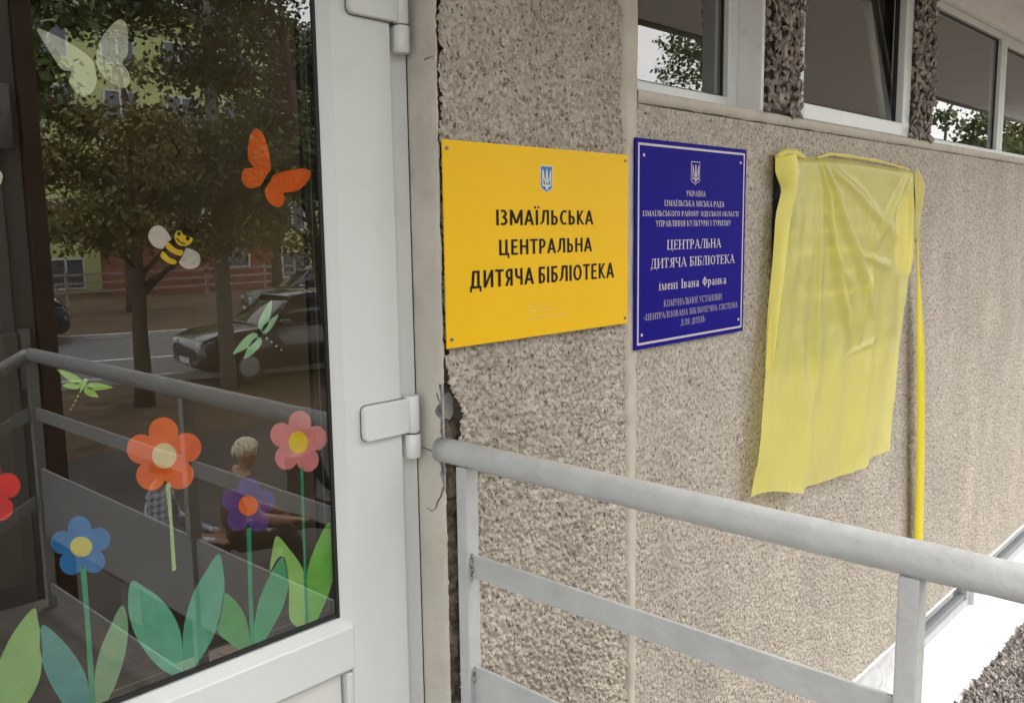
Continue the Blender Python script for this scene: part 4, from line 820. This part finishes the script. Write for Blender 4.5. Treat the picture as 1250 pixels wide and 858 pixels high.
# ================================================================== THE STREET IN FRONT (seen mirrored in the panes)
BARK = mat('bark', (.10, .08, .062), .95, .1, var=.4, vscale=5)
LEAFS = [leafmat('leaves_green', (.04, .07, .016), (.12, .165, .035)), leafmat('leaves_olive', (.085, .09, .02), (.21, .18, .045)), leafmat('leaves_dark', (.03, .045, .014), (.075, .105, .026))]
def tree(label, x, y, h, trunk_h, r, nleaf, lm, seed, lsize=.11, lean=0.0, rt=.13, group='trees along the street'):
    g = random.Random(seed); q = np.random.default_rng(seed); t = thing('street_tree', label, 'tree', (x, y, ZG), group)
    b = MB(); top = Vector((x+lean*h, y, ZG+h*.86)); base = Vector((x, y, ZG-.05))
    b.tube([base.lerp(top, i/8)+Vector((g.uniform(-.05, .05)*i*.3, g.uniform(-.05, .05)*i*.3, 0)) for i in range(9)], [rt*(1.25 if i == 0 else 1-.1*i) for i in range(9)], 9)
    tips = []
    for i in range(15):
        f = trunk_h/h+(.8-trunk_h/h)*i/15; p = base.lerp(top, f); a = g.uniform(0, 6.28); L_ = r*g.uniform(.55, 1.0)*(1-.35*abs(f-.5))
        e = p+Vector((math.cos(a)*L_, math.sin(a)*L_, L_*g.uniform(.1, .7))); m_ = p.lerp(e, .5)+Vector((0, 0, L_*.12))
        b.tube([p, m_, e], [rt*.38*(1-f*.5), rt*.24*(1-f*.5), .012], 6); tips += [m_, e, m_.lerp(e, .5)]
        for k in range(3):
            a2 = a+g.uniform(-1.1, 1.1); s_ = m_.lerp(e, g.random()); e2 = s_+Vector((math.cos(a2), math.sin(a2), g.uniform(-.2, .6)))*L_*.5; b.tube([s_, e2], [.022, .007], 5); tips += [e2, s_.lerp(e2, .6)]
    tips.append(top); b.build('trunk', BARK, t, smooth=True)
    T = np.array([p[:] for p in tips]); w_ = q.random(len(T))**1.5; w_ /= w_.sum(); idx = q.choice(len(T), nleaf, p=w_)
    C = T[idx]+q.normal(0, 1, (nleaf, 3))*np.array([.34, .34, .24])*r*.30
    n = q.normal(0, 1, (nleaf, 3)); n[:, 2] += .6; n /= np.linalg.norm(n, axis=1)[:, None]; a = np.cross(n, q.normal(0, 1, (nleaf, 3))); a /= np.linalg.norm(a, axis=1)[:, None]; e = np.cross(n, a)
    s_ = (lsize*(.6+.8*q.random(nleaf)))[:, None]
    V = np.stack([C-a*s_, C-e*s_*.62-a*s_*.1, C+a*s_, C+e*s_*.62-a*s_*.1], 1).reshape(-1, 3)
    npmesh('crown', V, np.arange(nleaf*4).reshape(-1, 4), lm, t, smooth=False); return t
tree('street tree with a forked grey trunk and thin olive autumn crown on the pavement', 6.5, -13.0, 6.3, 2.1, 2.1, 15000, LEAFS[1], 21, .05, .01, .15)
tree('tall dense green street tree filling the upper middle of the door reflection', 9.85, -12.2, 9.2, 2.0, 2.7, 46000, LEAFS[2], 22, .055, -.13, .13)
tree('broad dark tree at the right of the door reflection near the parked car', 13.6, -16.0, 10.0, 2.6, 3.0, 26000, LEAFS[2], 23, .07, 0, .12)
tree('yellow-green tree in front of the green apartment block across the road', 14.6, -31.5, 7.0, 2.4, 3.0, 12000, LEAFS[1], 24, .09, 0, .2)
tree('bushy green tree across the road beside the brick kiosk', 20.5, -31, 11.0, 3.2, 3.0, 14000, LEAFS[0], 25, .1, 0, .24)
tree('overhanging green tree whose lowest branches show at the upper left of the glass', 2.9, -9.6, 9.0, 5.0, 1.5, 7000, LEAFS[0], 26, .06, 0, .10)
tree('feathery green tree reflected against the bright sky in the first window', 22.9, -10.5, 9.6, 3.0, 2.5, 12000, LEAFS[0], 27, .065, .02, .12)
tree('dense green tree reflected low in the far windows', 34, -9.5, 7.6, 2.0, 2.8, 12000, LEAFS[0], 28, .1, 0, .17)
tree('rounded green tree behind the others down the street', 43, -10.5, 8.4, 2.2, 3.3, 10000, LEAFS[1], 29, .12, 0, .19)
tree('wide green tree closing the end of the street', 54, -11, 9.5, 2.2, 4.0, 10000, LEAFS[0], 30, .14, 0, .22)
# apartment block
apt = thing('apartment_block', 'lime green apartment block with white framed windows across the road', 'building', (24, -48, ZG))
LIMEW = mat('lime_render', (.52, .58, .25), .85, .2, var=.06, vscale=.6, dirt=(.28, .32, .12), dscale=.4, damt=.4)
MB().box(8, 48, -58, -46, ZG, 13.1).build('wall', LIMEW, apt)
MB().box(7.7, 48.3, -58.3, -45.6, 13.103, 13.45).build('roof', mat('roof_sheet', (.12, .11, .11), .8), apt)
MB().box(8, 48, -45.995, -45.8, 12.0, 12.12).build('cornice', mat('cornice', (.16, .16, .1), .8), apt)
WF = flat('window_frame_paint', (.62, .62, .6)); WG = mat('far_glass', (.10, .12, .14), .12, .6); CUR = flat('curtain', (.5, .5, .5))
for r_ in range(5):
    for c in range(11):
        x = 10.2+c*3.35; z = 10.1-r_*2.85; m = MB()
        for q in ((x, x+.1, z, z+1.6), (x+1.7, x+1.8, z, z+1.6), (x+.82, x+.92, z+.1, z+1.5), (x+.1, x+1.7, z, z+.1), (x+.1, x+1.7, z+1.5, z+1.6)): m.box(q[0], q[1], -45.997, -45.93, q[2], q[3])
        f = m.build('window', WF, apt); MB().box(x+.1, x+1.7, -45.996, -45.97, z+.1, z+1.5).build('pane', WG, f)
# low brick kiosk and fence across the road
kb = thing('brick_kiosk', 'low red brick kiosk with a white window behind a long fence across the road', 'kiosk', (23, -40, ZG))
MB().box(18.5, 26.5, -43.5, -40, ZG, 1.4).build('wall', mat('old_brick', (.24, .10, .07), .9, .2, var=.3, vscale=2), kb)
MB().box(18.2, 26.8, -43.8, -39.6, 1.403, 1.6).build('roof', mat('kiosk_roof', (.35, .37, .38), .7), kb)
m = MB(); m.box(23.2, 24.6, -39.99, -39.93, -.3, 1.0); f = m.build('window', WF, kb); MB().box(23.3, 24.5, -39.929, -39.92, -.2, .9).build('pane', WG, f)
fn = thing('street_fence', 'long low fence with two pale rails on the far side of the road', 'fence', (20, -36, ZG)); FP = flat('fence_paint', (.33, .28, .24), .7)
for z in (-.9, -.55, -.2): MB().box(2, 44, -36.04, -36, z, z+.1).build('fence_rail', FP, fn)
for i in range(15): MB().box(2+3*i, 2.1+3*i, -36.14, -36.042, ZG, .0).build('fence_post', FP, fn)
# lamp post
lp = thing('lamp_post', 'grey concrete lamp post standing at the pavement edge', 'lamp post', (8.25, -13.36, ZG))
lb = MB(); lb.tube([(8.25, -13.36, ZG), (8.22, -13.36, 2.5), (8.2, -13.36, 7.6)], [.15, .12, .09], 14); lb.build('pole', mat('pole_concrete', (.22, .21, .19), .9, .2, var=.12, vscale=4), lp, smooth=True)
lb = MB(); lb.tube([(8.2, -13.36, 7.5), (8.3, -14.2, 8.1), (8.35, -15.2, 8.2)], .035, 8); lb.build('arm', flat('lamp_arm', (.3, .3, .3)), lp, smooth=True)
MB().box(8.25, 8.45, -15.8, -15.15, 8.13, 8.25).build('lamp_head', flat('lamp_head_paint', (.4, .4, .4)), lp, bevel=.03)
# cars
def car(label, x, y, rz, col, group='cars on the street'):
    t = thing('parked_car', label, 'car', (x, y, ZG), group, rz); cb = mat('car_paint', col, .22, .6, coat=.8); gl = mat('car_glass', (.015, .018, .02), .05, .7); ty = flat('tyre', (.02, .02, .02), .85); ri = mat('rim', (.4, .41, .42), .3, .5, metal=.8)
    M = t.matrix_world
    def P(b): b.v = [tuple(M @ Vector(v)) for v in b.v]; return b
    def loft(secs, w_):      # side profile with rounded plan: list of (x, zlow, zhigh, halfwidth_low, halfwidth_high)
        b = MB(); vs = []
        for (xx, z0, z1, w0, w1) in secs:
            zm = z0+(z1-z0)*.55; ring = [(-w0, z0), (-w0*1.02, zm), (-w1, z1-.02), (-w1*.9, z1), (w1*.9, z1), (w1, z1-.02), (w0*1.02, zm), (w0, z0)]
            vs += [(xx, a, c) for a, c in ring]
        n = len(secs); fs = [(i*8+k, i*8+(k+1) % 8, (i+1)*8+(k+1) % 8, (i+1)*8+k) for i in range(n-1) for k in range(8)]+[tuple(range(7, -1, -1)), tuple((n-1)*8+k for k in range(8))]
        return b.add(vs, fs)
    body = P(loft([(-2.25, .42, .70, .72, .66), (-2.18, .30, .86, .82, .76), (-1.9, .26, .96, .88, .84), (-1.0, .24, 1.04, .91, .88), (0, .24, 1.06, .91, .89), (1.5, .26, 1.06, .91, .88), (2.1, .32, 1.02, .86, .82), (2.25, .45, .9, .78, .74)], 1)).build('body', cb, t, smooth=True, bevel=.03)
    body.modifiers['bevel'].limit_method = 'ANGLE'
    P(loft([(-1.05, 1.03, 1.08, .80, .78), (-.35, 1.03, 1.56, .80, .64), (0, 1.03, 1.62, .80, .64), (1.2, 1.03, 1.6, .80, .63), (1.75, 1.03, 1.42, .79, .62), (2.12, 1.02, 1.08, .76, .72)], 1)).build('window_band', gl, t, smooth=True, bevel=.02)
    P(loft([(-.42, 1.575, 1.60, .62, .58), (0, 1.59, 1.655, .65, .60), (1.2, 1.57, 1.635, .64, .58), (1.72, 1.42, 1.50, .62, .55)], 1)).build('roof', cb, t, smooth=True, bevel=.02)
    for s in (-1, 1):
        for (xa, xb_) in ((-.86, -.32), (.42, .50), (1.5, 2.0)):
            P(MB().tube([(xa, s*.80, 1.06), (xb_, s*.645, 1.60 if xa < 1 else 1.46)], .03, 6)).build('door_pillar', cb, t, smooth=True)
        P(MB().box(-.75, -.55, s*.93, s*1.06, 1.06, 1.18)).build('mirror', cb, t, bevel=.03)
        P(MB().box(-2.235, -2.05, s*.50, s*.74, .70, .82)).build('headlight', mat('headlight', (.6, .62, .65), .1, .7), t, bevel=.03)
        for xx in (-1.38, 1.35):
            wv = P(MB().tube([(xx, s*.72, .335), (xx, s*.93, .335)], .335, 24)).build('wheel', ty, t, smooth=False, bevel=.03)
            b = MB(); b.tube([(xx, s*.90, .335), (xx, s*.938, .335)], [.21, .20], 20); P(b).build('rim', ri, wv)
    P(MB().box(-2.262, -2.2, -.55, .55, .50, .66)).build('grille', flat('grille', (.02, .02, .02)), t, bevel=.01)
    P(MB().box(-2.275, -2.262, -.26, .26, .40, .51)).build('number_plate', flat('plate', (.6, .6, .6)), t)
    return t
car('black parked car facing left, behind the lamp post', 10.3, -14.3, math.radians(8), (.012, .012, .014))
car('grey-blue parked car on the far side of the road, half hidden by the lamp post', 17.2, -23.6, math.radians(20), (.09, .11, .15))
car('dark car at the far left of the road, cut by the brown frame', 7.2, -24.2, math.radians(20), (.02, .02, .024))
# brown framed door added out of view beyond the rail, blocking the street reflection
sdr = thing('reflection_blocker_door', 'added grey door leaf in a dark brown frame, blocking reflections at the left glass edge', 'door', (.8, -2.7, ZG)); BR = mat('brown_frame', (.11, .07, .055), .6, .3, var=.2, vscale=4); GL = mat('grey_leaf', (.26, .25, .235), .6, .3)
MB().box(1.405, 1.475, -2.78, -2.62, ZG, 2.75).build('frame_post', BR, sdr, bevel=.004)
MB().box(.2, 1.404, -2.78, -2.62, 2.68, 2.75).build('frame_head', BR, sdr); MB().box(.13, .199, -2.78, -2.62, ZG, 2.75).build('frame_post', BR, sdr)
MB().box(1.32, 1.404, -2.75, -2.66, ZG, 2.679).build('inner_frame', GL, sdr, bevel=.004); MB().box(.201, 1.315, -2.73, -2.64, ZG+.02, 2.66).build('leaf', GL, sdr, bevel=.004)
for z in (1.94, .93, -.6):
    hq = MB().box(1.17, 1.318, -2.639, -2.615, z-.03, z+.09).build('hinge', GL, sdr, bevel=.01); MB().tube([(1.345, -2.64, z-.16), (1.345, -2.64, z+.10)], .026, 12).build('hinge_barrel', GL, hq, smooth=True)

# ------------------------------------------------------------------ three people on a bench
bn = thing('park_bench', 'simple wooden bench in front of the porch under the sitting people', 'bench', (3.3, -4.9, ZG)); WD = mat('bench_wood', (.17, .11, .07), .8, .2, var=.3, vscale=9)
MB().box(2.5, 4.9, -5.1, -4.66, ZG+.40, ZG+.45).build('seat', WD, bn, bevel=.01)
for x in (2.65, 4.7): MB().box(x, x+.08, -5.05, -4.72, ZG, ZG+.399).build('leg', CONC, bn)
SKIN = mat('skin', (.40, .235, .165), .55, .4, var=.06, vscale=12)
def plaid():
    m = bpy.data.materials.new('plaid_cotton'); m.use_nodes = True; n = m.node_tree; b = n.nodes['Principled BSDF']; t = n.nodes.new('ShaderNodeTexCoord'); L = n.links.new; o = None
    for ax_ in ('X', 'Z'):
        w_ = n.nodes.new('ShaderNodeTexWave'); w_.bands_direction = ax_; w_.inputs['Scale'].default_value = 7; L(t.outputs['Object'], w_.inputs['Vector'])
        if o is None: o = w_
        else:
            x = n.nodes.new('ShaderNodeMath'); x.operation = 'ADD'; L(o.outputs['Fac'], x.inputs[0]); L(w_.outputs['Fac'], x.inputs[1])
    r = n.nodes.new('ShaderNodeValToRGB'); r.color_ramp.elements[0].color = (.10, .13, .22, 1); r.color_ramp.elements[1].color = (.62, .63, .66, 1); r.color_ramp.elements[1].position = .8
    h = n.nodes.new('ShaderNodeMath'); h.operation = 'MULTIPLY'; h.inputs[1].default_value = .5; L(x.outputs[0], h.inputs[0]); L(h.outputs[0], r.inputs['Fac']); L(r.outputs['Color'], b.inputs['Base Color']); b.inputs['Roughness'].default_value = .9; return m
def skin_mesh(J, E_, R_, lv=2):
    me = bpy.data.meshes.new('sk'); me.from_pydata(J, E_, []); o = bpy.data.objects.new('sk', me); COL.objects.link(o); k = o.modifiers.new('s', 'SKIN'); k.use_smooth_shade = True
    for d, r in zip(me.skin_vertices[0].data, R_): d.radius = (r, r) if not isinstance(r, tuple) else r
    me.skin_vertices[0].data[0].use_root = True; o.modifiers.new('ss', 'SUBSURF').levels = lv; o.modifiers['ss'].render_levels = lv; bpy.context.view_layer.update()
    r = bpy.data.meshes.new_from_object(o.evaluated_get(bpy.context.evaluated_depsgraph_get())); bpy.data.objects.remove(o); return r
def person(label, x, y, rz, shirt, trousers, hairc, hair_len, sleeves=.5, lean=.05):
    t = thing('person', label, 'person', (x, y, ZG), 'people sitting in front of the porch', rz); M = t.matrix_world; J = []; E_ = []; R_ = []
    def j(p, r, par=None): J.append(p); R_.append(r); (E_.append((par, len(J)-1)) if par is not None else None); return len(J)-1
    pel = j((0, 0, .53), (.15, .125)); ab = j((.01, 0, .70), (.135, .11), pel); ch = j((lean, 0, .92), (.16, .115), ab); nk = j((lean+.03, 0, 1.045), .055, ch); hb = j((lean+.055, 0, 1.10), .062, nk); hm = j((lean+.065, 0, 1.17), (.082, .092), hb); ht = j((lean+.06, 0, 1.235), (.066, .076), hm)
    j((lean+.155, 0, 1.15), .014, hm)
    for s in (-1, 1):
        sh = j((lean, s*.17, .985), .065, ch); el = j((lean+.07, s*.24, .72), .047, sh); wr = j((lean+.30, s*.14, .63), .032, el); pm = j((lean+.36, s*.12, .625), (.038, .02), wr)
        for f, (dy, L_) in enumerate(((-.03, .07), (-.01, .085), (.01, .08), (.03, .06))):
            a = j((lean+.40+L_*.2, s*.12+dy, .622), .0095, pm); j((lean+.40+L_, s*.12+dy*1.2, .60), .008, a)
        th = j((lean+.35, s*.12-s*.045, .63), .011, wr); j((lean+.40, s*.12-s*.065, .622), .009, th)
        hp = j((.06, s*.10, .51), .095, pel); kn = j((.46, s*.13, .50), .07, hp); an = j((.47, s*.13, .10), .043, kn); to = j((.62, s*.14, .045), (.042, .035), an)
        j((lean+.07, s*.085, 1.16), .018, hm)
    me = skin_mesh(J, E_, R_); me.name = 'person_body'; me.materials.clear()
    for q in (SKIN, shirt, trousers, flat('shoe', (.04, .035, .03))): me.materials.append(q)
    for p in me.polygons:
        c = p.center
        arm = abs(c.y) > .19 or (c.x > lean+.12 and .56 < c.z < .8)
        if c.z < .105: p.material_index = 3
        elif c.z < .60 and not (c.x > .25 and c.z > .575): p.material_index = 2
        elif arm: p.material_index = 1 if c.z > .985-.27*sleeves*1.3 else 0
        elif c.z < 1.03: p.material_index = 1
    o = bpy.data.objects.new('body', me); COL.objects.link(o); o.parent = t
    # hair: a cap of overlapping locks round the skull
    b = MB(); g = random.Random(len(label)); hx, hz = lean+.055, 1.185
    for i in range(620):
        th_ = g.uniform(0, 6.28); ph = g.uniform(0, 1.25); d0 = Vector((math.cos(th_)*math.sin(ph)*.092, math.sin(th_)*math.sin(ph)*.1, math.cos(ph)*.10))
        if d0.x > .06 and d0.z < .045: continue
        d1 = Vector((d0.x*1.12, d0.y*1.12, d0.z-hair_len*g.uniform(.5, 1))) if d0.x < .05 else Vector((d0.x*1.05, d0.y*1.3, d0.z-.02)); md = d0.lerp(d1, .5)*1.1
        b.tube([(hx+v.x, v.y, hz+v.z) for v in (d0, md, d1)], [.008, .009, .003], 5)
    h = b.build('hair', mat('hair', hairc, .5, .4, var=.25, vscale=40), None, smooth=True); h.parent = t
    for s in (-1, 1):
        e = MB(); e.tube([(lean+.135, s*.034, 1.178), (lean+.146, s*.034, 1.178)], .0085, 10); e = e.build('eye', flat('eye', (.05, .04, .035), .2), None); e.parent = t
    e = MB(); e.tube([(lean+.139, -.024, 1.112), (lean+.146, 0, 1.110), (lean+.139, .024, 1.112)], .005, 6); e = e.build('mouth', flat('lips', (.33, .12, .1)), None, smooth=True); e.parent = t
    return t
person('person in a blue and white plaid shirt behind the orange flower stem', 2.78, -4.72, math.radians(35), plaid(), flat('dark_trousers', (.03, .03, .035), .9), (.05, .035, .025), .10, 1.0)
person('person with short blond hair and a pale scarf sitting in profile', 3.33, -4.62, math.radians(20), mat('brown_vest', (.13, .085, .06), .9), flat('black_trousers', (.02, .02, .022), .9), (.76, .68, .50), .085, .3, .09)
person('person with dark hair and black clothes sitting at the right end of the bench', 4.05, -4.78, math.radians(60), flat('black_knit', (.025, .024, .024), .95), flat('navy_trousers', (.03, .035, .05), .9), (.05, .03, .02), .07, 1.4)
